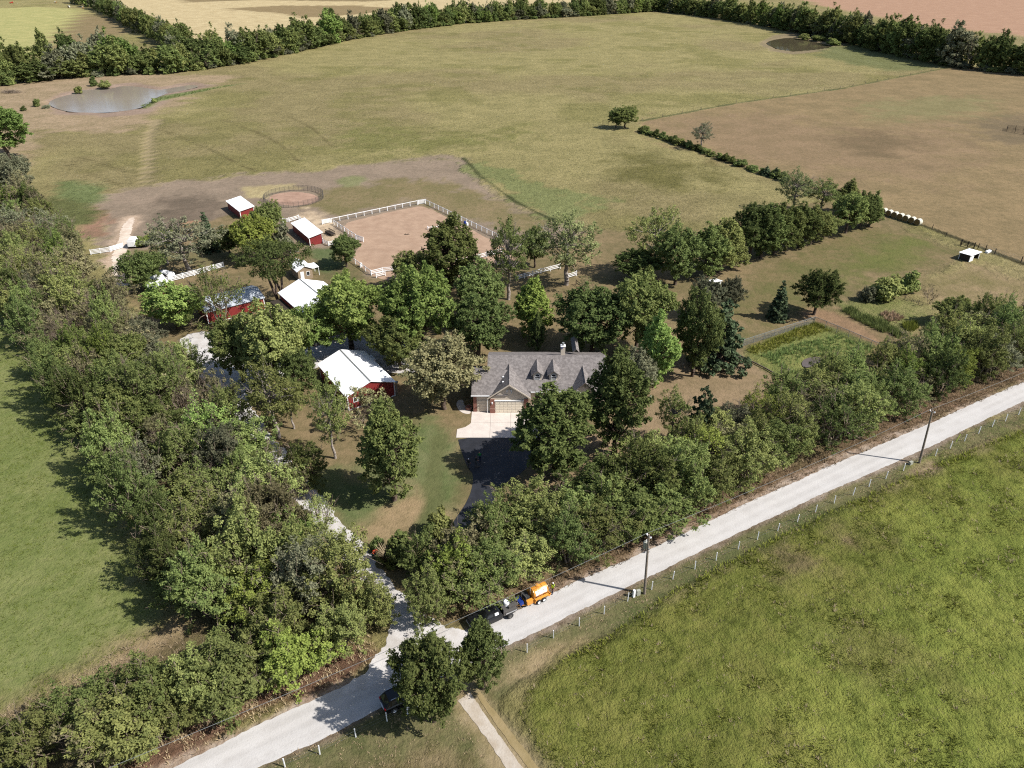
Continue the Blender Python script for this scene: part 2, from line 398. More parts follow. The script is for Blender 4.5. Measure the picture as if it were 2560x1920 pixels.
zone('pond_margin', [(0, 190), (150, 184), (300, 186), (480, 186), (600, 190), (520, 215), (440, 262), (390, 290), (330, 330), (100, 330), (60, 420), (0, 440), (-200, 400), (-200, 200)], 5, 9, lin(186, 158, 122, k), lin(154, 134, 96, k), 0.4)
zone('pond_bank', [(105, 262), (130, 240), (180, 226), (280, 212), (330, 205), (400, 218), (480, 203), (535, 212), (480, 228), (420, 250), (370, 282), (260, 292), (140, 284)], 2, 3, lin(172, 146, 126, k), lin(150, 126, 104, k), 0.2)
zone('pond_reeds', [(350, 262), (390, 244), (500, 224), (610, 208), (540, 222), (450, 242), (400, 252), (360, 272)], 1.5, 2.5, lin(150, 158, 96, k), lin(116, 128, 68, k), 0.7)
zone('pond_east_bank', [(1895, 108), (1930, 88), (1980, 82), (2100, 96), (2120, 112), (2060, 128), (1980, 136), (1930, 128)], 2, 3, lin(158, 138, 104, k), lin(136, 122, 86, k), 0.3)
zone('pond_east_meadow', [(2060, 118), (2150, 112), (2260, 140), (2370, 165), (2250, 180), (2130, 160), (2040, 140)], 6, 8, lin(140, 142, 88, k), lin(120, 122, 68, k), 0.8)
zone('paddock', [(215, 500), (300, 470), (420, 462), (620, 436), (760, 428), (950, 408), (1100, 384), (1145, 386), (1185, 425), (1260, 492), (1365, 543), (1500, 578), (1640, 610), (1660, 680), (1500, 720), (1360, 700), (1180, 690), (950, 720), (700, 690), (480, 640), (330, 700), (250, 620), (225, 560)], 2.6, 6, lin(164, 142, 118, k), lin(142, 124, 102, k), 0.2)
zone('paddock_olive', [(820, 470), (960, 455), (1100, 450), (1250, 500), (1380, 560), (1300, 590), (1150, 540), (1060, 495), (850, 540), (780, 520)], 4, 9, lin(150, 130, 90, k), lin(128, 118, 72, k), 0.3)
zone('paddock_dark', [(420, 500), (540, 490), (600, 560), (480, 580), (380, 560)], 5, 8, lin(132, 114, 94, k), lin(112, 98, 80, k), 0.2)
zone('pen_straw', [(600, 466), (720, 464), (760, 470), (680, 482), (660, 494), (610, 494)], 1.5, 3, lin(198, 180, 124, k), lin(170, 150, 104, k), 0.25)
zone('pen_green', [(840, 452), (880, 440), (915, 446), (900, 464), (860, 466)], 1.5, 2.5, lin(148, 146, 98, k), lin(132, 132, 84, k), 0.3)
zone('pale_chips', [(735, 545), (770, 520), (800, 528), (830, 548), (850, 575), (905, 610), (870, 625), (820, 600), (770, 555)], 1.2, 3, lin(222, 196, 158, k), lin(186, 160, 126, k), 0.2)
zone('red_soil', [(170, 530), (240, 520), (275, 560), (260, 590), (200, 590)], 2, 4, lin(172, 128, 100, k), lin(140, 112, 84, k), 0.3)
zone('red_soil2', [(455, 555), (505, 552), (510, 590), (455, 592)], 1, 1.5, lin(206, 150, 112, k), lin(180, 136, 98, k), 0.2)
zone('weedy_green', [(120, 490), (160, 455), (225, 452), (262, 478), (240, 500), (170, 520)], 2, 5, lin(140, 152, 90, k), lin(118, 130, 72, k), 0.9)
zone('weedy_green2', [(85, 560), (110, 490), (180, 500), (230, 530), (220, 560), (150, 580)], 2, 5, lin(128, 132, 74, k), lin(104, 108, 58, k), 0.9)
zone('pasture_green', [(1160, 415), (1210, 410), (1400, 470), (1500, 500), (1480, 535), (1380, 540), (1290, 500), (1200, 445)], 3, 9, lin(152, 156, 92, k), lin(134, 138, 78, k), 0.9)
zone('pasture_green2', [(860, 320), (1000, 330), (1180, 340), (1300, 320), (1200, 370), (1000, 380), (860, 380)], 14, 22, lin(150, 146, 78, k), lin(132, 128, 66, k), 0.9)
zone('pasture_olive', [(1560, 380), (1700, 400), (1780, 440), (1700, 480), (1560, 460)], 12, 16, lin(136, 128, 66, k), lin(118, 112, 56, k), 0.9)
zone('yard', YARD, 2, 4, lin(154, 130, 90, k), lin(122, 110, 70, k), 0.2)
zone('lawn_front', [(850, 1330), (800, 1260), (700, 1190), (740, 1180), (900, 1200), (1000, 1080), (1060, 1060), (1150, 1110), (1180, 1200), (1130, 1300), (1010, 1430), (940, 1400)], 2.5, 4, lin(128, 130, 82, k), lin(102, 116, 62, k), 0.25)
zone('lawn_tan', [(980, 1290), (1020, 1240), (1080, 1260), (1130, 1290), (1060, 1390), (960, 1370), (900, 1330)], 3, 5, lin(176, 148, 106, k), lin(148, 128, 86, k), 0.25)
zone('lawn_house_e', [(1600, 1000), (1700, 900), (1860, 880), (1960, 990), (1800, 1060), (1640, 1080), (1560, 1160), (1400, 1240), (1300, 1240)], 3, 5, lin(170, 142, 106, k), lin(142, 122, 86, k), 0.2)
zone('lawn_east', [(1790, 740), (1900, 690), (2000, 640), (2150, 570), (2280, 585), (2400, 625), (2380, 650), (2250, 690), (2150, 700), (2060, 750), (2040, 790), (1900, 830), (1830, 850)], 4, 7, lin(136, 118, 76, k), lin(112, 110, 60, k), 0.25)
zone('lawn_east_green', [(2060, 690), (2130, 660), (2230, 600), (2300, 600), (2280, 640), (2180, 690), (2100, 720)], 5, 8, lin(124, 122, 62, k), lin(108, 114, 52, k), 0.3)
zone('goat_field', [(2270, 720), (2400, 650), (2470, 655), (2600, 720), (2600, 800), (2480, 800), (2380, 770), (2290, 745)], 2, 4, lin(168, 142, 102, k), lin(146, 128, 84, k), 0.3)
zone('goat_green', [(2300, 690), (2420, 668), (2500, 690), (2560, 720), (2450, 730), (2330, 730)], 5, 7, lin(142, 128, 80, k), lin(126, 116, 66, k), 0.3)
zone('garden_path', [(2035, 775), (2110, 790), (2240, 870), (2330, 840), (2420, 850), (2300, 900), (2200, 880), (2100, 850), (2000, 800)], 2, 3, lin(170, 134, 96, k), lin(140, 112, 80, k), 0.2)
zone('garden_green', [(2090, 760), (2180, 740), (2290, 750), (2330, 800), (2260, 830), (2180, 810)], 2, 4, lin(148, 142, 84, .9), lin(122, 128, 64, .9), 0.7)
zone('fenced_weeds', [(1862, 870), (2032, 800), (2200, 868), (2120, 930), (1990, 960), (1860, 895)], 1, 1.5, lin(150, 148, 76, .9), lin(122, 134, 62, .9), 0.9)
zone('fenced_weeds_gold', [(1866, 872), (2040, 806), (2060, 822), (1960, 850), (1880, 890)], 1, 2, lin(164, 152, 52, k), lin(138, 132, 46, k), 0.9)
zone('shed_lawn', [(775, 625), (830, 620), (860, 660), (850, 690), (790, 680)], 1.5, 2, lin(112, 120, 74, k), lin(96, 110, 62, k), 0.25)
zone('cottage_lawn', [(810, 690), (870, 668), (925, 690), (900, 720), (840, 715)], 2, 3, lin(142, 122, 84, k), lin(112, 108, 66, k), 0.25)
zone('tank_lawn', [(312, 625), (345, 622), (420, 625), (440, 650), (360, 660), (315, 680)], 1.5, 2, lin(142, 128, 84, k), lin(116, 114, 68, k), 0.25)
zone('orchard_lawn', [(440, 640), (560, 620), (620, 640), (560, 690), (440, 690)], 2, 3, lin(158, 132, 92, k), lin(124, 118, 74, k), 0.25)
zone('track_gate', [(395, 300), (378, 330), (370, 400), (366, 460)], 0.4, 0.8, lin(170, 150, 108, k), lin(150, 134, 92, k), 0.15, hw=1.9)
zone('track_gate_mid', [(390, 318), (374, 400), (367, 462)], 0.3, 0.5, lin(154, 140, 90, k), lin(140, 128, 82, k), 0.3, hw=0.5)
zone('fence_line', [(2375, 168), (2100, 222), (1840, 258), (1605, 302)], 0.5, 0.9, lin(124, 122, 76, k), lin(104, 106, 60, k), 0.8, hw=1.0)
zone('fence_line2', [(1600, 318), (1720, 372), (1960, 452), (2190, 522), (2330, 572), (2420, 606), (2560, 660)], 0.4, 0.9, lin(96, 88, 54, k), lin(78, 72, 44, k), 0.8, hw=0.8)
zone('paddock_rim', [(1160, 395), (1200, 440), (1290, 505), (1372, 545), (1500, 580)], 0.4, 0.7, lin(92, 96, 56, k), lin(84, 88, 48, k), 0.8, hw=0.5)
zone('tractor_line', [(395, 322), (470, 350), (540, 380), (600, 412), (640, 428)], 0.4, 0.8, lin(112, 104, 60, k), lin(124, 112, 66, k), None, hw=0.45)
zone('tractor_line2', [(560, 300), (640, 330), (700, 360), (745, 402)], 0.4, 0.8, lin(116, 106, 62, k), lin(124, 112, 66, k), None, hw=0.4)
zone('tractor_line3', [(200, 392), (270, 415), (350, 438)], 0.4, 0.8, lin(112, 104, 60, k), lin(124, 112, 66, k), None, hw=0.45)
zone('tractor_line4', [(170, 412), (240, 440), (300, 462)], 0.4, 0.8, lin(116, 106, 62, k), lin(124, 112, 66, k), None, hw=0.4)
zone('tractor_line5', [(720, 290), (780, 320), (830, 365)], 0.4, 0.8, lin(118, 108, 62, k), lin(126, 114, 68, k), None, hw=0.4)
zone('lawn_stripe', [(1100, 1100), (1085, 1180), (1090, 1260), (1050, 1330)], 0.5, 0.8, lin(116, 118, 70, k), lin(104, 110, 62, k), 0.25, hw=1.2)
zone('track_se', [(1155, 1735), (1230, 1826), (1300, 1920), (1360, 2010)], 0.9, 0.7, lin(178, 156, 118, k), lin(150, 132, 88, k), 0.2, hw=2.0)
zone('chalk_fringe', [(332, 546), (312, 580), (300, 620), (296, 660), (302, 710)], 1.2, 1.8, lin(214, 186, 156, k), lin(176, 148, 118, k), 0.2, hw=2.4)
zone('road_fringe', [(250, 2010)] + ROAD_U[1:-1], 0.4, 0.9, lin(196, 178, 158, k), lin(150, 120, 92, k), 0.3, hw=0.7)
zone('road_fringe2', ROAD_L[:-1], 0.4, 0.8, lin(176, 158, 138, k), lin(120, 100, 76, k), 0.3, hw=0.6)

def axis_pts(segs):
    out = [segs[0][0]]
    for a, b, st in segs:
        n = max(1, int(round((b - a) / st))); out += list(np.linspace(a, b, n + 1)[1:])
    return np.array(out)
xs = axis_pts([(-4000, -1500, 400), (-1500, -700, 100), (-700, -320, 16), (-320, -110, 2.2), (-110, 120, 0.6), (120, 330, 2.2), (330, 800, 16), (800, 1500, 100), (1500, 4000, 400)])
ys = axis_pts([(-300, 0, 50), (0, 30, 3), (30, 215, 0.6), (215, 480, 1.5), (480, 700, 3.5), (700, 1300, 10), (1300, 2600, 130), (2600, 6000, 500)])
GX, GY = np.meshgrid(xs, ys)
nx, ny = len(xs), len(ys)
def smooth01(v): v = np.clip(v, 0, 1); return v * v * (3 - 2 * v)
def vnoise(X, Y, freq, octaves=5, rough=0.6, seed=0):
    """fractal value noise, roughly 0..1"""
    out = np.zeros_like(X); amp = 1.0; tot = 0.0
    r = np.random.default_rng(seed)
    for o in range(octaves):
        tab = r.random((256, 256)); fx = X * freq; fy = Y * freq
        ix = np.floor(fx).astype(int); iy = np.floor(fy).astype(int); ux = fx - ix; uy = fy - iy
        ux = ux * ux * (3 - 2 * ux); uy = uy * uy * (3 - 2 * uy)
        a = tab[ix & 255, iy & 255]; b = tab[(ix + 1) & 255, iy & 255]; c = tab[ix & 255, (iy + 1) & 255]; d = tab[(ix + 1) & 255, (iy + 1) & 255]
        out += amp * ((a * (1 - ux) + b * ux) * (1 - uy) + (c * (1 - ux) + d * ux) * uy)
        tot += amp; amp *= rough; freq *= 2.03
    return out / tot
GZ = np.zeros_like(GX)
for pts, dep in ((PW(POND_W), 1.0), (PW(POND_E), 1.0), (PW(POND_G), 0.5)):
    GZ -= dep * smooth01(poly_sdf(GX, GY, pts) / 2.0 + 0.6)
wander = (vnoise(GX, GY, 0.16, 5, 0.65, 3) - 0.5) * 2.6
nL = vnoise(GX, GY, 0.012, 4, 0.6, 7); nL2 = vnoise(GX, GY, 0.03, 4, 0.6, 8)
def c3(c): return np.array(c[:3])
def over(dst, f, c): dst += f[..., None] * (c3(c) - dst)
CA = np.empty(GX.shape + (3,)); CB = np.empty_like(CA)
CA[:] = c3(lin(180, 165, 102, k)); CB[:] = c3(lin(152, 142, 84, k))
f = smooth01((nL - 0.42) / 0.2) * 0.6; over(CA, f, lin(164, 146, 98, k)); over(CB, f, lin(140, 124, 80, k))
f = smooth01((nL2 - 0.5) / 0.18) * 0.55; over(CA, f, lin(150, 142, 74, k)); over(CB, f, lin(122, 120, 58, k))
rough = np.full(GX.shape, 0.8)
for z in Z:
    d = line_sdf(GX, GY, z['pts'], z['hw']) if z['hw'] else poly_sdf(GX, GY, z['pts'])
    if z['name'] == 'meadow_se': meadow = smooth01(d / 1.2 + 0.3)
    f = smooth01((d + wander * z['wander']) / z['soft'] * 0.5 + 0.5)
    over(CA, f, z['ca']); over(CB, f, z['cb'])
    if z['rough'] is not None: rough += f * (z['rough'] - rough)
# the tall meadow stands above the mown verge
GZ += meadow * (0.14 + 0.5 * (vnoise(GX, GY, 0.55, 3, 0.6, 12) - 0.4))
fx, fy = np.meshgrid(np.arange(nx - 1), np.arange(ny - 1))
i0 = (fy * nx + fx).reshape(-1)
quads = np.stack([i0, i0 + 1, i0 + nx + 1, i0 + nx], 1).astype(np.int32)
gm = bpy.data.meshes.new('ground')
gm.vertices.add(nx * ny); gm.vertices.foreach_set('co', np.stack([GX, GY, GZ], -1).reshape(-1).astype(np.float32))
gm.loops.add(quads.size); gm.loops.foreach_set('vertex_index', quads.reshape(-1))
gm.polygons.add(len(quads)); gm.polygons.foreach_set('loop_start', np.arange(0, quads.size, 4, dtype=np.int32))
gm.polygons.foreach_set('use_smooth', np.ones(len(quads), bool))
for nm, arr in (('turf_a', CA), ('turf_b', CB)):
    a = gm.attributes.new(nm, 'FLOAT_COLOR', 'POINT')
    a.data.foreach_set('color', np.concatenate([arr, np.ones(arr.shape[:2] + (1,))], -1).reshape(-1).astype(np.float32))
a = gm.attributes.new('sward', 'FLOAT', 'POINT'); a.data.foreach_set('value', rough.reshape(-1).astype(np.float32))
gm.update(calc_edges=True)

t = NT('farmland'); pos = t.pos()
nM = t.noise(0.09, 5, 0.65, pos); nS = t.noise(0.62, 6, 0.72, pos); nF = t.noise(4.5, 3, 0.7, pos)
blend = t.math('ADD', t.math('MULTIPLY', nM, 0.5), t.math('MULTIPLY', nS, 0.5))
col = t.mix(t.ramp(blend, 0.36, 0.62), t.node('ShaderNodeAttribute', attribute_name='turf_a').outputs['Color'], t.node('ShaderNodeAttribute', attribute_name='turf_b').outputs['Color'])
sw = t.node('ShaderNodeAttribute', attribute_name='sward').outputs['Fac']
# grass laid over in streaks
lay = t.node('ShaderNodeMapping', {'Vector': t.node('ShaderNodeVectorRotate', {'Vector': pos, 'Angle': R(-31)}, rotation_type='Z_AXIS').outputs[0], 'Scale': (0.10, 0.9, 1)}).outputs[0]
col = t.mix(t.math('MULTIPLY', t.ramp(t.noise(0.9, 4, 0.7, lay), 0.45, 0.65), t.math('MULTIPLY', sw, 0.5)), col, t.node('ShaderNodeHueSaturation', {'Value': 0.74, 'Color': col}).outputs[0])
# dry and dark tufts inside every sward
tuft = t.math('MULTIPLY', t.ramp(nS, 0.52, 0.68), t.math('MULTIPLY', sw, 0.62))
hsv = t.node('ShaderNodeHueSaturation', {'Value': 0.50, 'Color': col}).outputs[0]
col = t.mix(tuft, col, hsv)
hsv2 = t.node('ShaderNodeHueSaturation', {'Value': 1.32, 'Saturation': 0.92, 'Color': col}).outputs[0]
col = t.mix(t.math('MULTIPLY', t.ramp(nF, 0.55, 0.75), t.math('MULTIPLY_ADD', sw, 0.45, 0.35)), col, hsv2)
col = t.node('ShaderNodeHueSaturation', {'Saturation': 0.88, 'Value': 1.04, 'Color': col}).outputs[0]
t.base(col, 0.95, 0.05)
nB = t.noise(1.9, 4, 0.7, pos)
hgt = t.math('MULTIPLY', t.math('ADD', t.math('MULTIPLY_ADD', nS, 0.62, t.math('MULTIPLY', nF, 0.14)), t.math('MULTIPLY', nB, 0.30)), t.math('MULTIPLY_ADD', sw, 1.0, 0.04))
t.bump(hgt, 1.4, 1.0)
gm.materials.append(t.mat)
ground = mobj('ground', gm); tag(ground, 'open farmland with dry pasture, mown fields and bare paddock', 'ground', kind='structure')

# ------------------------------------------------------------------ sheets laid on the ground
def ragged(pts, amp, step, closed=True, seed=0):
    """fray an outline with irregular small notches"""
    r = random.Random(seed); tab = [[r.random() - .5 for _ in range(4096)] for _ in range(4)]
    def nz(w):
        o = 0.0
        for q, (fr, am) in enumerate(((0.13, 0.9), (0.5, 0.7), (1.7, 0.8), (4.3, 0.5))):
            i = math.floor(w * fr); u = w * fr - i; u = u * u * (3 - 2 * u); T_ = tab[q]
            o += am * (T_[i % 4096] * (1 - u) + T_[(i + 1) % 4096] * u)
        return o
    out = []; n = len(pts); s = 0.0
    for i in range(n if closed else n - 1):
        a = pts[i]; b = pts[(i + 1) % n]; d = b - a; L = d.length
        if L < 1e-6: continue
        m = max(1, int(L / step)); nrm = Vector((-d.y, d.x, 0)) / L
        for q in range(m):
            w = s + L * q / m
            out.append(a + d * (q / m) + nrm * (amp * nz(w) * 1.4))
        s += L
    if not closed: out.append(pts[-1])
    return out
def smooth_poly(pts, it=2, closed=True):
    for _ in range(it):
        q = []
        n = len(pts)
        rngi = range(n) if closed else range(n - 1)
        if not closed: q.append(pts[0])
        for i in rngi:
            a = pts[i]; b = pts[(i + 1) % n]
            q += [a * 0.75 + b * 0.25, a * 0.25 + b * 0.75]
        if not closed: q.append(pts[-1])
        pts = q
    return pts
def sheet(name, px, z, mat, amp=0.15, step=0.5, label=None, cat=None, smooth=2, seed=1, kind='structure'):
    pts = PW(px)
    if smooth: pts = smooth_poly(pts, smooth)
    pts = ragged(pts, amp, step, True, seed) if amp else pts
    bm = bmesh.new()
    f = bm.faces.new([bm.verts.new((p.x, p.y, z)) for p in pts])
    bm.normal_update()
    if f.normal.z < 0: f.normal_flip()
    bmesh.ops.triangulate(bm, faces=[f], ngon_method='EAR_CLIP')
    me = bpy.data.meshes.new(name); bm.to_mesh(me); bm.free(); me.materials.append(mat)
    return tag(mobj(name, me), label, cat, kind=kind)
def gravel_mat(name, a, b, scale=1.0, streak=None, tracks=None):
    t = NT(name); p = t.pos()
    n1 = t.noise(0.35, 5, 0.65, p); n2 = t.noise(5 * scale, 4, 0.7, p)
    s = t.mix(t.ramp(n1, 0.3, 0.7), a, b)
    s = t.mix(t.math('MULTIPLY', t.ramp(n2, 0.5, 0.75), 0.35), s, tuple(x * 0.6 for x in b[:3]) + (1,))
    if streak is not None:                                   # wheel tracks along the road
        rot = t.node('ShaderNodeVectorRotate', {'Vector': p, 'Angle': streak}, rotation_type='Z_AXIS').outputs[0]
        st = t.node('ShaderNodeMapping', {'Vector': rot, 'Scale': (0.03, 0.95, 1)}).outputs[0]
        n3 = t.noise(1.0, 4, 0.7, st)
        s = t.mix(t.math('MULTIPLY', t.ramp(n3, 0.42, 0.66), 0.32), s, tuple(x * 0.72 for x in a[:3]) + (1,))
    if tracks is not None:
        v = t.node('ShaderNodeSeparateXYZ', {0: rot}).outputs[1]
        v = t.math('ADD', v, t.math('MULTIPLY_ADD', t.noise(0.05, 2, 0.5, p), 1.2, -0.6))
        for c_ in tracks:
            g_ = t.math('ABSOLUTE', t.math('SUBTRACT', v, c_))
            s = t.mix(t.math('MULTIPLY', t.ramp(g_, 0.55, 0.1), t.math('MULTIPLY', n1, 0.5)), s, tuple(min(1, x * 1.12) for x in a[:3]) + (1,))
    m = t.base(s, 0.95, 0.1)
    t.bump(n2, 0.03)
    return m
U = PW(ROAD_U); Lw = PW(ROAD_L)
U = ragged(smooth_poly(U, 2, False), 0.13, 0.25, False, 3); Lw = ragged(smooth_poly(Lw, 2, False), 0.11, 0.25, False, 4)
ang = math.atan2(U[-1].y - U[0].y, U[-1].x - U[0].x)
mid_ = (U[len(U) // 2] + Lw[len(Lw) // 2]) / 2; VC = -math.sin(ang) * mid_.x + math.cos(ang) * mid_.y
MAT['road_gravel'] = gravel_mat('road_gravel', lin(224, 220, 215, 0.82), lin(208, 203, 197, 0.82), 1.0, -ang, [VC + q for q in (-2.1, -.6, .7, 2.2)])
MAT['drive_gravel'] = gravel_mat('drive_gravel', lin(232, 228, 224, 0.85), lin(204, 197, 189, 0.85))
MAT['track_pale'] = gravel_mat('track_pale', lin(218, 208, 194, 0.84), lin(188, 172, 150, 0.84))
MAT['track_tan'] = gravel_mat('track_tan', lin(178, 158, 118, 0.8), lin(156, 138, 94, 0.8))
MAT['chalk'] = gravel_mat('chalk_track', lin(242, 228, 210, 0.88), lin(214, 192, 170, 0.88))
poly = [Vector((p.x, p.y, 0)) for p in U] + [Vector((p.x, p.y, 0)) for p in reversed(Lw)]
bm = bmesh.new(); f = bm.faces.new([bm.verts.new((p.x, p.y, 0.03)) for p in poly]); bm.normal_update()
if f.normal.z < 0: f.normal_flip()
bmesh.ops.triangulate(bm, faces=[f], ngon_method='EAR_CLIP')
me = bpy.data.meshes.new('gravel_road'); bm.to_mesh(me); bm.free(); me.materials.append(MAT['road_gravel'])
tag(mobj('gravel_road', me), 'pale straight gravel road crossing the lower picture', 'road', kind='structure')

sheet('gravel_driveway', [(840, 1735), (905, 1690), (948, 1640), (975, 1600), (985, 1560), (965, 1522), (925, 1480), (885, 1430), (840, 1365), (788, 1300), (733, 1240), (688, 1190), (638, 1120), (588, 1060), (543, 1000), (500, 935), (470, 890), (438, 852),
       (480, 832), (570, 826), (600, 850), (588, 890), (590, 935), (620, 985), (655, 1055), (695, 1115), (735, 1172), (785, 1222), (845, 1285), (898, 1350), (945, 1412), (1000, 1468), (1035, 1512), (1080, 1548), (1130, 1572), (1190, 1580), (1230, 1570), (1100, 1660), (960, 1730)],
      0.036, MAT['drive_gravel'], 0.45, 0.3, 'white gravel driveway leading from the road past the windbreak', 'driveway', 1, 5)
sheet('gravel_yard', [(560, 835), (640, 850), (760, 845), (900, 828), (1040, 845), (1070, 872), (960, 888), (1045, 908), (1062, 930), (960, 935), (860, 905), (740, 930), (640, 960), (600, 985), (560, 930)],
      0.042, MAT['drive_gravel'], 0.5, 0.3, 'gravel yard between the barns', 'yard', 1, 6)
sheet('chalk_track', [(326, 543), (312, 560), (302, 576), (296, 605), (284, 630), (278, 660), (284, 695), (300, 720), (326, 720), (318, 690), (313, 650), (317, 610), (326, 580), (340, 545)],
      0.03, MAT['chalk'], 0.35, 0.3, 'chalky white farm track passing the white gate', 'track', 1, 7)
sheet('wheel_track', [(1145, 1752), (1215, 1845), (1264, 1920), (1322, 2010), (1380, 2010), (1308, 1920), (1252, 1845), (1176, 1731)], 0.03, MAT['track_pale'], 0.07, 0.2, 'pale stony wheel rut of the field track, nearer the fence posts', 'track', 0, 21)
sheet('wheel_track', [(1188, 1736), (1260, 1838), (1320, 1918), (1378, 2005), (1402, 2000), (1340, 1914), (1276, 1826), (1200, 1728)], 0.034, MAT['track_tan'], 0.07, 0.2, 'tan wheel rut of the field track, beside the tall meadow', 'track', 0, 22)
sheet('asphalt_driveway', [(1143, 1091), (1152, 1125), (1170, 1172), (1184, 1185), (1180, 1225), (1165, 1260), (1142, 1292), (1110, 1340), (1062, 1400), (1040, 1425), (1060, 1445), (1100, 1425), (1170, 1360), (1215, 1300), (1240, 1240), (1264, 1205), (1310, 1180), (1345, 1130), (1345, 1091)],
      0.03, simple('fresh_asphalt', (0.021, 0.022, 0.027, 1), 0.6, 0.2, 0.8, spec=0.35), 0.03, 0.5, 'very dark asphalt drive below the garage', 'driveway', 1, 9)
MAT['sand'] = gravel_mat('arena_sand', lin(198, 168, 142, 0.84), lin(178, 148, 124, 0.84), 0.6, R(-128))
MAT['pen_sand'] = gravel_mat('pen_sand', lin(196, 162, 140, 0.84), lin(168, 136, 116, 0.84), 0.5)
sheet('arena_sand', [(846, 562), (940, 538), (1040, 516), (1064, 516), (1150, 560), (1240, 605), (1290, 632), (1300, 650), (1200, 672), (1080, 715), (960, 700), (928, 686), (876, 650), (905, 604), (885, 592)],
      0.012, MAT['sand'], 0.25, 0.8, 'bare sandy riding arena inside the white fence', 'arena', 1, 10)
sheet('round_pen_sand', [(735 + 62 * math.cos(q * math.pi / 12), 497 + 17.0 * math.sin(q * math.pi / 12)) for q in range(24)], 0.012, MAT['pen_sand'], 0.2, 0.8, 'reddish sand floor of the round pen', 'sand', 1, 11)

def water(name, pts, z, col, rough, label):
    t = NT(name + '_water'); p = t.pos()
    t.base(t.mix(t.ramp(t.noise(0.05, 3, 0.5, p), 0.3, 0.7), col, tuple(c * 0.9 for c in col[:3]) + (1,)), rough, 0.5)
    t.bump(t.noise(1.2, 3, 0.6, p), 0.02)
    return sheet(name, pts, z, t.mat, 0.0, 0.5, label, 'pond', 2)
water('pond_water', POND_W, -0.32, lin(170, 156, 142, 0.92), 0.14, 'muddy brown pond with irregular shore in the upper left')
water('pond_water', POND_E, -0.32, (0.085, 0.07, 0.042, 1), 0.02, 'dark reflecting pond near the far tree line')
water('pond_water', POND_G, -0.2, lin(120, 108, 100, 0.8), 0.2, 'small muddy pool inside the wire-fenced weeds')

# ================================================================== TREES
def unit(v): return v / (np.linalg.norm(v, axis=-1, keepdims=True) + 1e-9)
def leaves(r, cen, rad, n_each, size, flat=0.8, up=0.45, tint_c=None, droop=0.0):
    """small leaf faces spread through clumps; returns (N,4,3) and tint"""
    cen = np.asarray(cen); rad = np.asarray(rad)
    cnt = np.maximum(6, (n_each * (rad / rad.mean()) ** 2).astype(int))
    idx = np.repeat(np.arange(len(cen)), cnt); n = len(idx)
    d = unit(r.normal(size=(n, 3)))
    rr = rad[idx] * (0.30 + 0.78 * r.random(n) ** 0.6)
    pos = cen[idx] + d * rr[:, None] * np.array([1, 1, flat])
    nor = unit(d * 0.75 + r.normal(size=(n, 3)) * 0.5 + np.array([0, 0, up]))
    ta = unit(np.cross(nor, unit(r.normal(size=(n, 3)))))
    tb = np.cross(nor, ta)
    s = size * r.uniform(0.6, 1.3, n)[:, None]
    V = np.stack([pos - ta * s, pos - tb * s * 0.62 - nor * s * 0.12, pos + ta * s, pos + tb * s * 0.62 - nor * s * 0.12], 1)
    tc = r.random(len(cen)) if tint_c is None else tint_c
    tint = np.clip(0.62 * tc[idx] + 0.38 * r.random(n), 0, 1)
    return V, tint
def sprays(r, cen, out, L, n_each, size, spread=0.3, up=0.4):
    """leafy shoots: leaves strung along twigs that point out of the crown"""
    n0 = len(cen); idx = np.repeat(np.arange(n0), n_each); n = len(idx)
    d = unit(out + r.normal(size=(n0, 3)) * 0.35 + np.array([0, 0, 0.25]))
    u = r.random(n) ** 0.8
    Ls = L * r.uniform(0.6, 1.5, n0)
    pos = cen[idx] + d[idx] * ((u - 0.35) * Ls[idx])[:, None] + r.normal(size=(n, 3)) * (spread * L * (1.15 - 0.75 * u))[:, None] * np.array([1, 1, 0.75])
    nor = unit(d[idx] * 0.45 + r.normal(size=(n, 3)) * 0.55 + np.array([0, 0, up]))
    ta = unit(np.cross(nor, unit(r.normal(size=(n, 3))))); tb = np.cross(nor, ta)
    s = size * r.uniform(0.5, 1.4, n)[:, None]
    V = np.stack([pos - ta * s, pos - tb * s * 0.6 - nor * s * 0.15, pos + ta * s, pos + tb * s * 0.6 - nor * s * 0.15], 1)
    tint = np.clip(0.55 * r.random(n0)[idx] + 0.45 * r.random(n), 0, 1)
    return V, tint
def bent(mb, p0, p1, r0, r1, r, n=3, sag=0.08, sides=5):
    p0 = Vector(p0); p1 = Vector(p1); L = (p1 - p0).length; prev = p0; pr = r0
    for i in range(1, n + 1):
        f = i / n; q = p0.lerp(p1, f)
        if i < n: q += Vector(r.normal(size=3).tolist()) * L * sag
        rr = r0 + (r1 - r0) * f
        mb.tube(prev, q, pr, rr, sides, False); prev = q; pr = rr
def lobes(r, d, amp):
    ph = r.uniform(0, 6.28, 6); fr = r.integers(2, 6, 6)
    az = np.arctan2(d[:, 1], d[:, 0])
    return 1 + amp * (np.sin(az * fr[0] + ph[0]) * 0.5 + np.sin(az * fr[1] + ph[1] + d[:, 2] * 3) * 0.4 + np.sin(d[:, 2] * 5 + ph[2] + az) * 0.4)
PROTO = {}
def proto(name, w, h, trunk, crown): PROTO.setdefault(name, []).append((w, h, trunk, crown))
def trunk_mesh(mb, mat): return mb.mesh('trunk', MAT[mat], smooth=True, fix=False)
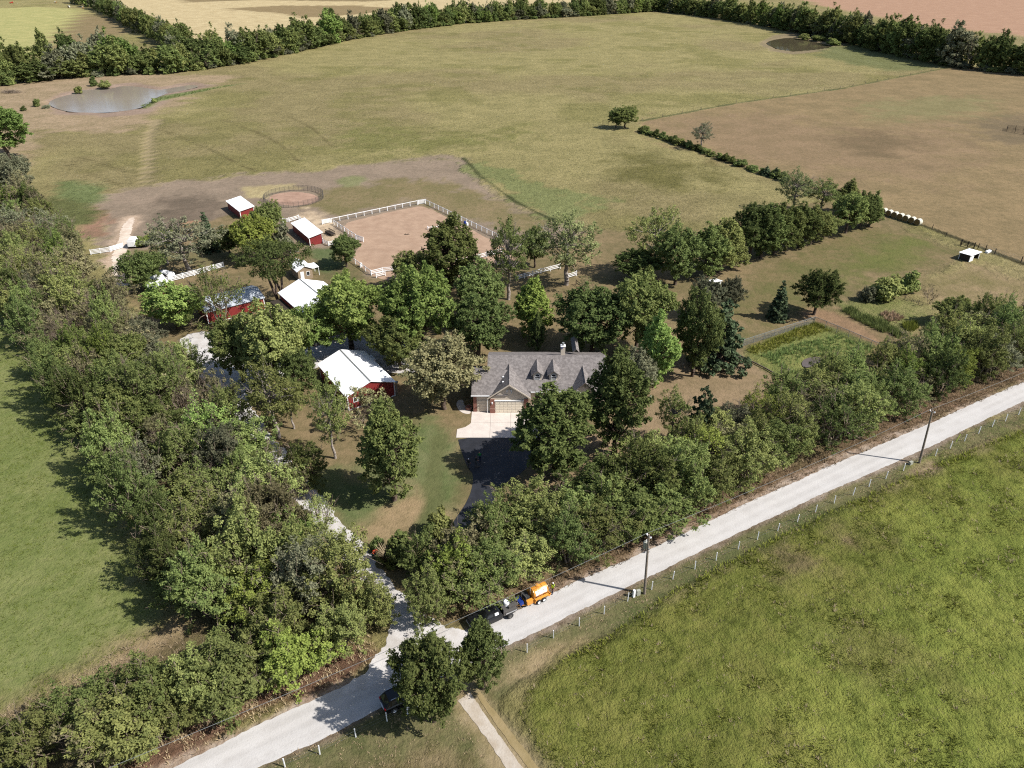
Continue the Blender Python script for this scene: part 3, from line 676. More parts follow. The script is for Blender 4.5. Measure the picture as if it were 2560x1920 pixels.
def broadleaf(seed, w=11.0, h=12.5, base=0.2, shape='round', clumps=95, per=115, leaf=0.30, amp=0.22, rmin=0.55, open_=0.0, bark='bark', stems=1, limb=True, dens=0.062, dead=0):
    r = np.random.default_rng(seed)
    n = clumps * 3
    d = unit(r.normal(size=(n, 3)))
    d[:, 2] = np.abs(d[:, 2]) * np.where(r.random(n) < 0.68, 1, -1)
    rad = (rmin + (1 - rmin) * r.random(n) ** 0.7) * lobes(r, d, amp)
    q = d * rad[:, None]                                         # inside a unit ball
    z01 = q[:, 2] * 0.5 + 0.5
    if shape == 'cone': prof = np.interp(z01, [0, 0.15, 0.5, 1], [0.85, 1.0, 0.72, 0.22])
    elif shape == 'oval': prof = np.interp(z01, [0, 0.2, 0.5, 0.8, 1], [0.8, 0.95, 1.0, 0.8, 0.5])
    elif shape == 'drop': prof = np.interp(z01, [0, 0.25, 0.55, 1], [0.9, 1.0, 0.8, 0.3])
    elif shape == 'umbrella': prof = np.interp(z01, [0, 0.35, 0.7, 1], [0.45, 0.95, 1.05, 0.7])
    else: prof = np.interp(z01, [0, 0.3, 0.7, 1], [0.85, 1.0, 0.98, 0.75])
    ch = h * (1 - base)
    rc = w * dens
    C = np.stack([q[:, 0] * prof * (w / 2 - rc * 0.7), q[:, 1] * prof * (w / 2 - rc * 0.7), h * base + rc + z01 * (ch - 1.7 * rc)], 1)
    # keep clumps apart
    keep = []
    for i in range(n):
        if len(keep) >= clumps: break
        if all(np.sum((C[i] - C[j]) ** 2) > (rc * 0.9) ** 2 for j in keep): keep.append(i)
    C = C[keep]
    if open_ > 0: C = C[r.random(len(C)) > open_]
    rads = rc * r.uniform(0.8, 1.45, len(C))
    ctr = np.array([0, 0, h * (base + 0.30)])
    V, tint = sprays(r, C, unit(C - ctr), rc * 1.9, per, leaf)
    crown = quads_mesh('crown', V, LEAF['mid'], tint)
    mb = MB()
    tr = 0.028 * h if stems == 1 else 0.018 * h
    fork = h * (base + 0.12)
    tops = []
    for s_ in range(stems):
        a = 6.28 * s_ / stems + r.random()
        off = Vector((math.cos(a), math.sin(a), 0)) * (0.0 if stems == 1 else 0.06)
        top = Vector((math.cos(a) * 0.16 * w * (stems > 1) + r.normal() * 0.15, math.sin(a) * 0.16 * w * (stems > 1) + r.normal() * 0.15, fork + (h * 0.2 if stems > 1 else 0)))
        bent(mb, off + Vector((0, 0, -0.3)), top, tr * 1.25, tr * 0.8, r, 4, 0.03, 7); tops.append(top)
        if stems == 1:
            t2 = Vector((r.normal() * 0.3, r.normal() * 0.3, h * 0.8)); bent(mb, top, t2, tr * 0.8, tr * 0.2, r, 4, 0.04, 6); tops.append(top.lerp(t2, 0.5))
    if limb:
        for c in C[::3]:
            c = Vector(c.tolist()); st = min(tops, key=lambda t_: (t_ - c).length + (3 if t_.z > c.z + 0.5 else 0))
            bent(mb, st, c, tr * 0.38, 0.03, r, 3, 0.06, 4)
    for i in range(dead):                                        # dead twigs standing out of the leaves
        c = Vector(C[3 * int(r.integers(len(C) // 3))].tolist()); d = (c - Vector(ctr.tolist())).normalized(); e_ = c + d * rc * r.uniform(1.5, 3.2) + Vector((0, 0, rc))
        bent(mb, c, e_, 0.05, 0.02, r, 3, 0.05, 4)
        for j in range(4): bent(mb, c.lerp(e_, r.uniform(.2, .9)), c.lerp(e_, r.uniform(.5, 1.2)) + Vector(r.normal(size=3).tolist()) * rc * 1.3, 0.025, 0.012, r, 2, 0.08, 3)
    return w, h, trunk_mesh(mb, bark), crown
def bare(seed, w=8.0, h=8.0, leafy=0.0, bark='twig', depth=5, stems=3, thick=1.0):
    """grey branching tree with hardly any leaves"""
    r = np.random.default_rng(seed); mb = MB(); tips = []
    def grow(p, d, L, rad, k):
        q = p + d * L
        mid = p.lerp(q, 0.5) + Vector(r.normal(size=3).tolist()) * L * 0.07
        mb.tube(p, mid, rad, rad * 0.8, 4 if k < 3 else 3, False); mb.tube(mid, q, rad * 0.8, rad * 0.55, 4 if k < 3 else 3, False)
        if k >= depth: tips.append(q); return
        for i in range(3 if k < 4 else 4):
            nd = (d + Vector(r.normal(size=3).tolist()) * 0.48 + Vector((0, 0, 0.06))).normalized()
            grow(mid.lerp(q, r.uniform(0.0, 1.0)), nd, L * r.uniform(0.62, 0.86), max(rad * 0.55, 0.012 * thick), k + 1)
    for s_ in range(stems):
        a = 6.28 * s_ / stems + r.random()
        grow(Vector((0.2 * math.cos(a), 0.2 * math.sin(a), -0.2)), Vector((math.cos(a) * 0.5, math.sin(a) * 0.5, 1)).normalized(), h * 0.30, 0.11 * thick * h / 8, 1)
    vs = np.array(mb.v); hh = vs[:, 2].max(); ww = 2 * np.percentile(np.abs(vs[:, :2]), 99)
    mb.v = [(v[0] * w / ww, v[1] * w / ww, v[2] * h / hh if v[2] > 0 else v[2]) for v in mb.v]
    tp = np.array([(t_.x * w / ww, t_.y * w / ww, t_.z * h / hh) for t_ in tips])
    pick = tp[r.random(len(tp)) < max(leafy, 0.02)]
    V, tint = leaves(r, pick, np.full(len(pick), 0.42), 16, 0.17)
    return w, h, trunk_mesh(mb, bark), quads_mesh('crown', V, LEAF['brown'], tint)
def conifer(seed, w=5.0, h=9.0, base=0.06, tiers=13, irregular=0.15, per=60, leaf=0.24, taper=1.0, top=0.08):
    r = np.random.default_rng(seed); C = []; rad = []; mb = MB()
    mb.tube((0, 0, -0.3), (0, 0, h * 0.95), 0.022 * h, 0.03, 7, False)
    for i in range(tiers):
        f = i / (tiers - 1); z = h * (base + (0.97 - base) * f)
        R_ = w / 2 * (top + (1 - top) * (1 - f) ** taper) * r.uniform(1 - irregular, 1 + irregular)
        m = max(3, int(10 * (1 - f) + 3)); a0 = r.random() * 6.28
        for j in range(m):
            if r.random() < irregular * 0.9: continue
            a = a0 + 6.28 * j / m + r.normal() * 0.15; rr = R_ * r.uniform(0.72, 1.05)
            e = Vector((math.cos(a) * rr, math.sin(a) * rr, z - 0.12 * rr)); mb.tube((0, 0, z), e, 0.012 * h * (1 - f) + 0.02, 0.015, 4, False)
            for u in (0.5, 0.95):
                C.append((math.cos(a) * rr * u, math.sin(a) * rr * u, z - 0.12 * rr * u)); rad.append(w * 0.085 * (1.1 - 0.5 * f))
    V, tint = leaves(r, np.array(C), np.array(rad), per * 0.5, leaf, 0.7, 0.25)
    return w, h, trunk_mesh(mb, 'bark'), quads_mesh('crown', V, LEAF['pine'], tint)
def shrub(seed, w=3.0, h=2.2, clumps=28, per=85, leaf=0.15):
    r = np.random.default_rng(seed); d = unit(r.normal(size=(clumps, 3))); d[:, 2] = np.abs(d[:, 2])
    q = d * (0.45 + 0.55 * r.random(clumps))[:, None]
    rc = w * 0.14
    C = q * np.array([w / 2 - rc * .7, w / 2 - rc * .7, h - 1.2 * rc]) + np.array([0, 0, rc * 0.7])
    V, tint = leaves(r, C, rc * r.uniform(0.8, 1.3, clumps), per, leaf)
    mb = MB()
    for c in C[::2]: mb.tube((0, 0, -0.1), c.tolist(), 0.05, 0.02, 4, False)
    return w, h, trunk_mesh(mb, 'bark'), quads_mesh('crown', V, LEAF['mid'], tint)

for s_ in range(5): proto('round', *broadleaf(100 + s_, clumps=300, per=70, leaf=0.195, amp=0.34, dens=0.056))
for s_ in range(3): proto('oval', *broadleaf(120 + s_, w=9.5, h=14, base=0.06, shape='oval', clumps=330, per=66, leaf=0.185, amp=0.30, dens=0.056))
for s_ in range(3): proto('cone', *broadleaf(130 + s_, w=7.5, h=12, base=0.10, shape='cone', clumps=240, per=62, leaf=0.17, amp=0.30))
proto('drop', *broadleaf(140, w=7, h=11, base=0.08, shape='drop', clumps=240, per=64, leaf=0.17))
for s_ in range(3): proto('open', *broadleaf(150 + s_, w=11, h=13, base=0.28, clumps=180, per=52, leaf=0.18, amp=0.42, open_=0.2, bark='bark_pale', dead=6))
proto('umbrella', *broadleaf(160, w=14, h=13, base=0.42, shape='umbrella', clumps=240, per=52, leaf=0.17, amp=0.25, open_=0.1, stems=4, bark='bark', dens=0.055))
for s_ in range(6): proto('scrub', *broadleaf(170 + s_, w=8, h=8.5, base=0.02, clumps=230, per=62, leaf=0.135, amp=0.55, rmin=0.4, open_=0.10, stems=3, bark='twig', dens=0.062, dead=10))
for s_ in range(3): proto('thin', *broadleaf(180 + s_, w=8, h=8.5, base=0.06, clumps=150, per=40, leaf=0.125, amp=0.55, open_=0.2, stems=4, bark='twig', dens=0.062, dead=18))
for s_ in range(3): proto('bare', *bare(190 + s_, leafy=(0.05, 0.25, 0.45)[s_]))
for s_ in range(2): proto('conifer', *conifer(200 + s_))
proto('pine', *conifer(205, 8, 12, 0.12, 14, 0.3, 110, 0.28, 0.55, 0.3))
for s_ in range(3): proto('shrub', *shrub(210 + s_))
for s_ in range(6): proto('far', *broadleaf(220 + s_, w=12, h=13, base=0.0, clumps=130, per=42, leaf=0.42, amp=0.5, dens=0.075, limb=False))
proto('farbare', *bare(230, w=11, h=12, leafy=0.5, depth=4, thick=1.3))

def plant(name, loc, kind, w, h, leaf, label, cat='tree', group=None, var=None, rz=None, parts=True, lean=0.0):
    pl = PROTO[kind]; pw, ph, tm, cm = pl[(var if var is not None else random.randrange(len(pl))) % len(pl)]
    e = empty(name, (loc[0], loc[1], 0.0), random.uniform(0, 6.28) if rz is None else rz)
    e.scale = (w / pw, w / pw, h / ph)
    if lean: e.rotation_euler[1] = lean
    mobj('trunk', tm, e)
    c = mobj('crown', cm, e, mat=LEAF[leaf])
    tag(e, label, cat, group)
    return e
TREES = []
def tree(bx, by, top, wpx, kind, leaf, label, name='yard_tree', var=None, cat='tree', group=None, hmul=1.0):
    b = P(bx, by); h = max(0.8, HT(bx, by, top)) * hmul; w = wpx * MPP(bx, by)
    # nothing below the picture's crown edge: crown spreads towards the camera too
    e = plant(name, b, kind, w, h, leaf, label, cat, group, var)
    TREES.append((b.x, b.y, w / 2))
    return e

# ---- single trees round the homestead: base x, base y, top y, width, form, foliage
tree(867, 667, 588, 76, 'round', 'dark', 'small round dark tree on a short trunk beside the riding arena', var=0)
tree(1130, 722, 545, 150, 'oval', 'mid', 'tall dark tree rising in front of the riding arena', var=0)
tree(1040, 735, 632, 105, 'round', 'olive', 'lower olive tree at the left foot of the tall arena tree', var=1)
tree(1271, 749, 556, 120, 'open', 'dark', 'tall thin grey-green tree with bare pale trunk behind the yard', var=0)
tree(1336, 669, 572, 72, 'round', 'dark', 'small dark tree close to the fence, left of the big yellow-green tree', var=2)
tree(1415, 712, 543, 152, 'open', 'pale', 'large yellow-green tree with forked trunk beside the short white gate', var=1)
tree(1330, 842, 693, 108, 'drop', 'yellow', 'upright yellow-green tree standing alone behind the house', var=0)
tree(1343, 880, 785, 52, 'cone', 'dark', 'small dark conical tree just behind the house ridge', var=1)
tree(1055, 885, 680, 178, 'round', 'bright', 'big bright green tree between the white-roofed barn and the house', var=3)
tree(880, 872, 694, 185, 'round', 'bright', 'bright green tree overhanging the large white barn roof', var=0)
tree(1000, 925, 800, 140, 'round', 'mid', 'green tree in front of the big bright tree by the barn yard', var=2)
tree(1200, 812, 662, 138, 'round', 'dark', 'dark tree behind the other dark tree left of the house roof', var=1)
tree(1198, 893, 747, 150, 'round', 'dark', 'dense dark tree directly behind the left end of the house', var=2)
tree(1480, 888, 728, 190, 'round', 'dark', 'broad dark green tree behind the house chimney', var=3)
tree(1590, 880, 685, 165, 'round', 'mid', 'tall green tree behind the right end of the house', var=0)
tree(1470, 740, 690, 62, 'bare', 'brown', 'small half-dead tree with grey branches over a wooden fence', var=1)
tree(1112, 1022, 855, 175, 'round', 'brown', 'broad brown-tinged tree left of the garage', var=1)
tree(700, 975, 772, 165, 'round', 'olive', 'broad light green tree beside the gravel yard, nearest the barn roof', var=2)
tree(610, 955, 800, 130, 'round', 'mid', 'round green tree at the edge of the gravel turning area', var=3)
tree(780, 905, 770, 120, 'round', 'bright', 'bright green tree between the two white roofs', var=1)
tree(985, 1250, 1010, 158, 'oval', 'mid', 'tall oval green tree alone on the front lawn', var=1)
tree(1384, 1182, 968, 200, 'oval', 'mid', 'large green tree in front of the house beside the asphalt drive', var=0)
tree(1535, 1135, 880, 165, 'oval', 'dark', 'tall dark tree in front of the right end of the house', var=1)
tree(838, 1146, 958, 92, 'open', 'mid', 'slender tree with bare lower trunk in front of the red barn', var=1)
tree(697, 1094, 922, 150, 'open', 'olive', 'light green tree on a tall stem beside the driveway', var=0)
tree(735, 1072, 960, 70, 'open', 'olive', 'small slim tree just behind the light green driveway tree', var=1)
tree(918, 1075, 968, 130, 'bare', 'brown', 'nearly bare brown tree in front of the red barn wall', var=2)
tree(1636, 962, 790, 104, 'oval', 'bright', 'light green egg-shaped tree right of the house', var=0)
tree(1590, 985, 880, 95, 'round', 'grey', 'grey-green tree half behind the dark tree at the house end', var=1)
tree(1730, 940, 738, 118, 'round', 'dark', 'dark purplish green tree left of the pine', var=1)
tree(1797, 917, 752, 120, 'pine', 'pine', 'dark pine with ragged tiers beside the fenced weed plot')
tree(1762, 795, 698, 78, 'round', 'grey', 'grey-green tree in front of the little white shed', var=0)
tree(1819, 785, 698, 66, 'round', 'grey', 'grey-green tree just right of the little white shed', var=1)
tree(1941, 797, 700, 58, 'conifer', 'pine', 'small dark conifer casting a shadow on the east lawn', var=0)
tree(2034, 787, 680, 105, 'round', 'dark', 'round dark tree at the corner of the wire fence', var=3)
tree(2215, 745, 684, 92, 'shrub', 'olive', 'large olive bush beside the kitchen garden', 'garden_bush', 0, 'bush')
tree(2268, 730, 678, 66, 'shrub', 'mid', 'tall green bush behind the large olive garden bush', 'garden_bush', 1, 'bush')
tree(2165, 752, 712, 40, 'shrub', 'grey', 'small grey bush left of the large olive garden bush', 'garden_bush', 2, 'bush')
tree(2322, 760, 710, 48, 'bare', 'brown', 'little leafless tree in the dry garden grass', var=0)
tree(2378, 812, 748, 90, 'round', 'mid', 'small green tree by the hedge at the garden corner', var=2)
tree(2430, 800, 760, 60, 'shrub', 'mid', 'green bush beside the small tree at the garden corner', 'garden_bush', 0, 'bush')
tree(1675, 1110, 985, 85, 'open', 'mid', 'small tree with thin trunk on the dry lawn right of the house', var=1)
tree(1742, 1120, 968, 88, 'pine', 'pine', 'dark ragged conifer next to the small lawn tree', var=1)
# the double row of plantation trees east of the yard
row = [(1632, 690, 527, 92, 'open', 'olive', 'sparse olive tree heading the plantation row, nearest the big yellow-green tree'),
       (1590, 700, 628, 90, 'round', 'dark', 'low dark tree in the shade left of the plantation row'),
       (1687, 712, 572, 92, 'round', 'dark', 'second plantation tree, dark and wide'),
       (1764, 692, 566, 80, 'oval', 'mid', 'third plantation tree, straight stemmed'),
       (1797, 680, 550, 80, 'oval', 'olive', 'fourth plantation tree, tallest of the left clump'),
       (1830, 670, 577, 62, 'cone', 'olive', 'fifth plantation tree, thin and light at the gap'),
       (1872, 645, 513, 84, 'round', 'dark', 'sixth plantation tree, very dark right of the gap'),
       (1902, 646, 514, 74, 'oval', 'mid', 'seventh plantation tree, in front of its dark neighbour'),
       (1932, 637, 512, 68, 'oval', 'mid', 'eighth plantation tree counted from the yard'),
       (1965, 628, 520, 66, 'oval', 'mid', 'ninth plantation tree counted from the yard'),
       (1995, 619, 512, 62, 'oval', 'mid', 'tenth plantation tree counted from the yard'),
       (2025, 610, 517, 62, 'oval', 'olive', 'eleventh plantation tree counted from the yard'),
       (2056, 598, 534, 62, 'round', 'olive', 'twelfth plantation tree, small and yellowish'),
       (1980, 530, 432, 70, 'open', 'pale', 'pale tall tree standing behind the plantation row'),
       (2050, 530, 453, 66, 'open', 'dark', 'dark forked tree behind the plantation row'),
       (2112, 532, 452, 56, 'cone', 'olive', 'slim olive tree behind the end of the plantation row'),
       (2113, 583, 485, 72, 'round', 'mid', 'thirteenth plantation tree, leafy near the row end'),
       (2148, 570, 486, 60, 'round', 'dark', 'fourteenth plantation tree, dark beside the last one'),
       (2172, 566, 484, 56, 'cone', 'dark', 'last plantation tree beside the hay bales')]
for a in row: tree(a[0], a[1], a[2], a[3] * 1.3, *a[4:], name='plantation_tree', group='plantation trees east of the yard')
tree(1562, 321, 266, 62, 'round', 'mid', 'lone round green tree at the meeting of the pasture fences', 'field_tree', var=0)
tree(1540, 320, 272, 44, 'round', 'dark', 'dark tree grown into the left side of the lone round tree', 'field_tree', var=2)
tree(1752, 372, 310, 56, 'open', 'grey', 'thin brown-topped tree standing in the field hedgerow', 'field_tree', var=0)
# orchard and barn side
tree(362, 730, 632, 106, 'round', 'dark', 'dense dark tree beside the chalk track and white fence', var=1)
tree(472, 685, 551, 155, 'open', 'grey', 'wide sparse grey tree with stout trunk behind the white fence', var=0)
tree(420, 660, 572, 70, 'open', 'yellow', 'yellowish thin tree left of the wide sparse grey tree', var=1)
tree(527, 625, 530, 62, 'conifer', 'pine', 'dark cone-shaped evergreen behind the orchard', var=1)
tree(575, 640, 570, 66, 'round', 'dark', 'dark tree between the evergreen and the yellow-green tree', var=3)
tree(645, 655, 545, 108, 'round', 'yellow', 'vivid yellow-green tree near the red run-in sheds', var=2)
tree(678, 605, 508, 84, 'round', 'mid', 'dark green tree beside the round pen shed', var=0)
tree(710, 640, 560, 78, 'shrub', 'grey', 'grey-green bushy tree against the long red shed', 'yard_bush', 1, 'bush')
tree(700, 762, 600, 172, 'umbrella', 'dark', 'spreading umbrella-shaped tree with several bent trunks between the barns')
tree(558, 822, 668, 118, 'thin', 'mid', 'thin tree with pale trunk in front of the long red barn', var=0)
tree(445, 822, 712, 140, 'round', 'bright', 'bright green tree at the left end of the long red barn', var=1)
tree(362, 616, 586, 40, 'shrub', 'mid', 'small round bush beside the white trailer', 'yard_bush', 0, 'bush')
# two trees by the road
tree(1085, 1802, 1612, 182, 'round', 'mid', 'dense dark green tree over the parked car by the road', 'road_tree', var=3)
tree(1207, 1722, 1558, 118, 'oval', 'dark', 'smaller dark tree beside the road, behind the dense one', 'road_tree', var=1)
tree(1002, 1398, 1338, 100, 'shrub', 'mid', 'clipped green bush at the end of the front lawn', 'lawn_bush', 1, 'bush')
tree(946, 1376, 1342, 42, 'shrub', 'dark', 'dark low bush left of the pampas grass', 'lawn_bush', 2, 'bush')
tree(1100, 1340, 1270, 80, 'shrub', 'olive', 'olive bush on the lawn edge behind the road hedge', 'lawn_bush', 0, 'bush')
# left-edge trees by the brown pond
tree(25, 395, 262, 130, 'round', 'bright', 'bright rounded tree cut by the left edge below the brown pond', 'field_tree', var=0)
tree(55, 505, 388, 90, 'round', 'grey', 'grey-green tree below the bright tree at the left edge', 'field_tree', var=1)
for (x, y, t_, w_, lf, lb) in ((198, 232, 213, 24, 'olive', 'yellowish bush on the upper shore of the brown pond'), (236, 215, 190, 26, 'dark', 'dark bush behind the brown pond shore'),
        (265, 221, 198, 34, 'olive', 'rounded olive bush behind the brown pond shore'), (95, 266, 244, 20, 'dark', 'upright dark bush at the left tip of the brown pond'), (60, 277, 264, 18, 'dark', 'tiny dark bush left of the brown pond'),
        (118, 270, 261, 26, 'grey', 'low grey bush at the brown pond corner'), (385, 256, 245, 16, 'olive', 'small bush at the right bend of the brown pond'), (2010, 98, 84, 40, 'olive', 'olive shrubs on the left bank of the dark pond'),
        (2045, 102, 87, 46, 'mid', 'green shrubs on the middle of the dark pond bank'), (2080, 113, 95, 44, 'mid', 'green shrubs at the right end of the dark pond')):
    tree(x, y, t_, w_, 'shrub', lf, lb, 'pond_bush', None, 'bush')

tree(760, 1010, 880, 95, 'round', 'dark', 'dark tree against the left eave of the white-roofed red barn', var=4)
tree(770, 1230, 1120, 110, 'scrub', 'mid', 'bushy green tree on the lawn side of the driveway', var=1)
tree(1010, 850, 700, 110, 'round', 'mid', 'green tree filling the gap left of the big bright tree', var=4)
tree(940, 1560, 1462, 118, 'scrub', 'olive', 'bushy olive tree on the left of the driveway mouth', var=4)
tree(1072, 1552, 1440, 112, 'scrub', 'olive', 'bushy olive tree on the right of the driveway mouth', var=5)
tree(1062, 1440, 1340, 105, 'scrub', 'mid', 'bushy green tree where the lawn meets the start of the road hedge', var=3)
tree(805, 1352, 1245, 95, 'thin', 'olive', 'thin olive tree beside the driveway below the lawn', var=1)
tree(735, 1262, 1165, 85, 'bare', 'brown', 'half-bare brown tree at the edge of the driveway', var=2)
# ---- rows
def along(pts, spacing, jit, r):
    """points along a ground polyline with uneven spacing"""
    out = []; s = 0.0; nxt = spacing * 0.5
    for a, b in zip(pts[:-1], pts[1:]):
        L = (b - a).length
        while nxt <= s + L:
            q = a.lerp(b, (nxt - s) / L)
            out.append(Vector((q.x + r.normal() * jit, q.y + r.normal() * jit, 0))); nxt += spacing * r.uniform(0.75, 1.3)
        s += L
    return out
def lerp_line(A, B, f):
    n = 40
    def res(L):
        ds = [0.0]
        for a, b in zip(L[:-1], L[1:]): ds.append(ds[-1] + (b - a).length)
        out = []
        for i in range(n + 1):
            t_ = ds[-1] * i / n; j = max(k_ for k_ in range(len(ds)) if ds[k_] <= t_ + 1e-9); j = min(j, len(L) - 2)
            out.append(L[j].lerp(L[j + 1], (t_ - ds[j]) / max(ds[j + 1] - ds[j], 1e-9)))
        return out
    return [a.lerp(b, f) for a, b in zip(res(A), res(B))]
def inframe(p, h, m=60):
    """could any of it be seen or shade the view"""
    dy = p.y * CT + CAM_H * ST
    if dy <= 1: return False
    x = 1280 + FPX * p.x / dy; y = 960 + FPX * ((CAM_H - 0) * CT - p.y * ST) / dy
    y2 = 960 + FPX * ((CAM_H - h) * CT - p.y * ST) / (p.y * CT + (CAM_H - h) * ST)
    return -m < x < 2560 + m and y2 < 1920 and y > -20
LOOK = {'mid': 'green', 'olive': 'olive', 'bright': 'bright green', 'yellow': 'yellow-green', 'grey': 'grey-green', 'brown': 'brownish', 'dark': 'dark green', 'pale': 'pale green', 'pine': 'dark needled'}
FORM = {'scrub': 'bushy', 'thin': 'sparse', 'bare': 'nearly bare', 'round': 'rounded', 'conifer': 'cone-shaped', 'shrub': 'low', 'far': 'leafy', 'farbare': 'nearly bare', 'open': 'open-crowned'}
def row_trees(name, pts, spacing, jit, seed, wr, hr, forms, leafs, where, group, cat='tree', dry=None):
    r = np.random.default_rng(seed); n = 0
    for p in along(pts, spacing, jit, r):
        w = r.uniform(*wr); h = r.uniform(*hr)
        if not inframe(p, h): continue
        n += 1
        fk = r.choice(list(forms), p=np.array(list(forms.values())) / sum(forms.values()))
        lf = r.choice(list(leafs), p=np.array(list(leafs.values())) / sum(leafs.values()))
        if dry is not None and p.y > dry and r.random() < 0.62:       # the upper windbreak is half bare and grey-brown
            fk = str(r.choice(['bare', 'thin', 'scrub', 'bare'])); lf = str(r.choice(['brown', 'grey', 'olive', 'brown']))
        if fk in ('bare', 'farbare'): lf = 'brown'
        plant(name, p, fk, w, h, lf, '%s %s tree, %s %s' % (FORM[fk], LOOK[lf], ordw(n), where), cat, group)
HF = [(1110, 1530), (1200, 1505), (1320, 1445), (1430, 1392), (1550, 1340), (1700, 1262), (1850, 1188), (2000, 1115), (2150, 1050), (2300, 980), (2420, 930), (2560, 876), (2760, 790)]
HB = [(1075, 1445), (1130, 1402), (1240, 1345), (1400, 1275), (1560, 1212), (1700, 1150), (1850, 1088), (2000, 1014), (2150, 955), (2300, 895), (2430, 845), (2560, 800), (2760, 720)]
HF = PW([(x_ + 6, y_ + (28 if x_ > 1600 else 20 if x_ > 1400 else -4)) for x_, y_ in HF]); HB = PW([(x_ + 3, y_ + 8) for x_, y_ in HB])
hl = dict(mid=4, olive=5, dark=1, yellow=1.4, grey=0.6, bright=0.6)
row_trees('hedge_tree', lerp_line(HF, HB, 0.08), 4.6, 0.5, 1, (5.5, 9.5), (5.0, 8.6), dict(scrub=8, thin=2.0, bare=0.6), hl, 'from the driveway along the road side of the hedge', 'hedge trees beside the road')
row_trees('hedge_tree', lerp_line(HF, HB, 0.55), 5.2, 0.7, 2, (5.5, 9.5), (6.0, 9.2), dict(scrub=8, thin=2.0, bare=0.8), hl, 'from the driveway in the middle of the road hedge', 'hedge trees beside the road')
row_trees('hedge_tree', lerp_line(HF, HB, 1.0), 5.6, 0.6, 3, (5.5, 7.5), (5.5, 8.0), dict(scrub=8, thin=1, bare=0.4), hl, 'from the driveway along the house side of the hedge', 'hedge trees beside the road')
BL_ = PW([(545, 1600), (480, 1510), (425, 1420), (372, 1315), (308, 1225), (262, 1150), (212, 1070), (176, 1000), (126, 900), (66, 790), (26, 720), (-60, 640), (-160, 560)])
BR_ = PW([(885, 1552), (815, 1490), (772, 1404), (728, 1314), (690, 1234), (636, 1144), (585, 1060), (500, 1005), (425, 935), (368, 872), (318, 826), (262, 768), (212, 700), (182, 642), (132, 582), (62, 502), (0, 440)])
bl = dict(mid=4, olive=5, dark=1.5, yellow=0.9, brown=1.3, grey=1.2, bright=0.6)
bf = dict(scrub=8, thin=2.5, bare=2.0, round=1.0)
for i, (f_, wh) in enumerate(((0.02, 'from the road along the field edge of the windbreak'), (0.26, 'from the road in the second windbreak row'), (0.5, 'from the road in the middle windbreak row'),
                              (0.74, 'from the road in the fourth windbreak row'), (0.95, 'from the road along the driveway edge of the windbreak'))):
    row_trees('windbreak_tree', lerp_line(BL_, BR_, f_), 5.6, 0.9, 20 + i, (5.0, 8.8), (5.0, 10.5), dict(scrub=8, round=1.2, conifer=0.7, bare=0.5) if i == 0 else bf, bl if i else dict(mid=4, olive=3, dark=4), wh, 'windbreak trees west of the driveway', dry=98 if i else None)
CU = PW([(620, 1655), (480, 1728), (330, 1808), (150, 1890), (-20, 1955)])
CD = PW([(925, 1580), (800, 1642), (650, 1718), (470, 1812), (340, 1884), (200, 1960)])
for i, (f_, wh) in enumerate(((0.0, 'from the corner along the field side of the lower hedge'), (0.5, 'from the corner in the middle of the lower hedge'), (0.96, 'from the driveway mouth along the road side of the lower hedge'))):
    row_trees('hedge_tree', lerp_line(CU, CD, f_), 4.6, 0.6, 40 + i, (5.5, 8.0), (5.0, 7.0), dict(scrub=8, thin=1.5, bare=0.8), dict(mid=4, olive=4, yellow=1), wh, 'hedge trees below the windbreak')
# far tree lines
F1 = PW([(-40, 222), (150, 196), (300, 188), (420, 184), (520, 172), (620, 156), (700, 138), (860, 102), (1000, 78), (1150, 60), (1300, 49), (1450, 41), (1600, 31), (1640, 29)])
F2 = PW([(1650, 28), (1800, 46), (1950, 72), (2100, 103), (2200, 127), (2300, 150), (2400, 170), (2570, 188), (2700, 200)])
fl = dict(mid=5, dark=4, olive=3, grey=3, bright=0.6); ff = dict(far=12, farbare=0.8)
def shift(L, d): return [Vector((p.x, p.y + d, 0)) for p in L]
row_trees('far_tree', shift(F1, 3), 7.4, 1.2, 60, (8, 18), (7, 18), ff, fl, 'from the left along the front of the far tree line', 'far tree line beyond the pasture')
row_trees('far_tree', shift(F1, 14), 11, 2.0, 61, (10, 19), (10, 21), ff, fl, 'from the left in the back of the far tree line', 'far tree line beyond the pasture')
row_trees('far_tree', shift(F1[:6], 28), 12.5, 2.0, 62, (10, 19), (10, 21), ff, fl, 'from the left in the rearmost strip above the brown pond', 'far tree line beyond the pasture')
row_trees('far_tree', shift(F2, 4), 8, 1.2, 63, (10, 19), (10, 21), ff, fl, 'from the middle along the front of the eastern tree line', 'eastern tree line beyond the dark pond')
row_trees('far_tree', shift(F2[2:], 16), 12, 2.0, 64, (11, 15), (14, 20), ff, fl, 'from the middle in the back of the eastern tree line', 'eastern tree line beyond the dark pond')
F3 = PW([(460, 128), (380, 92), (320, 62), (280, 38), (235, 20), (180, 6)])
row_trees('far_tree', F3, 9.5, 1.5, 65, (10, 14), (12, 17), ff, fl, 'up the tree row between the hay fields', 'tree row between the far hay fields')
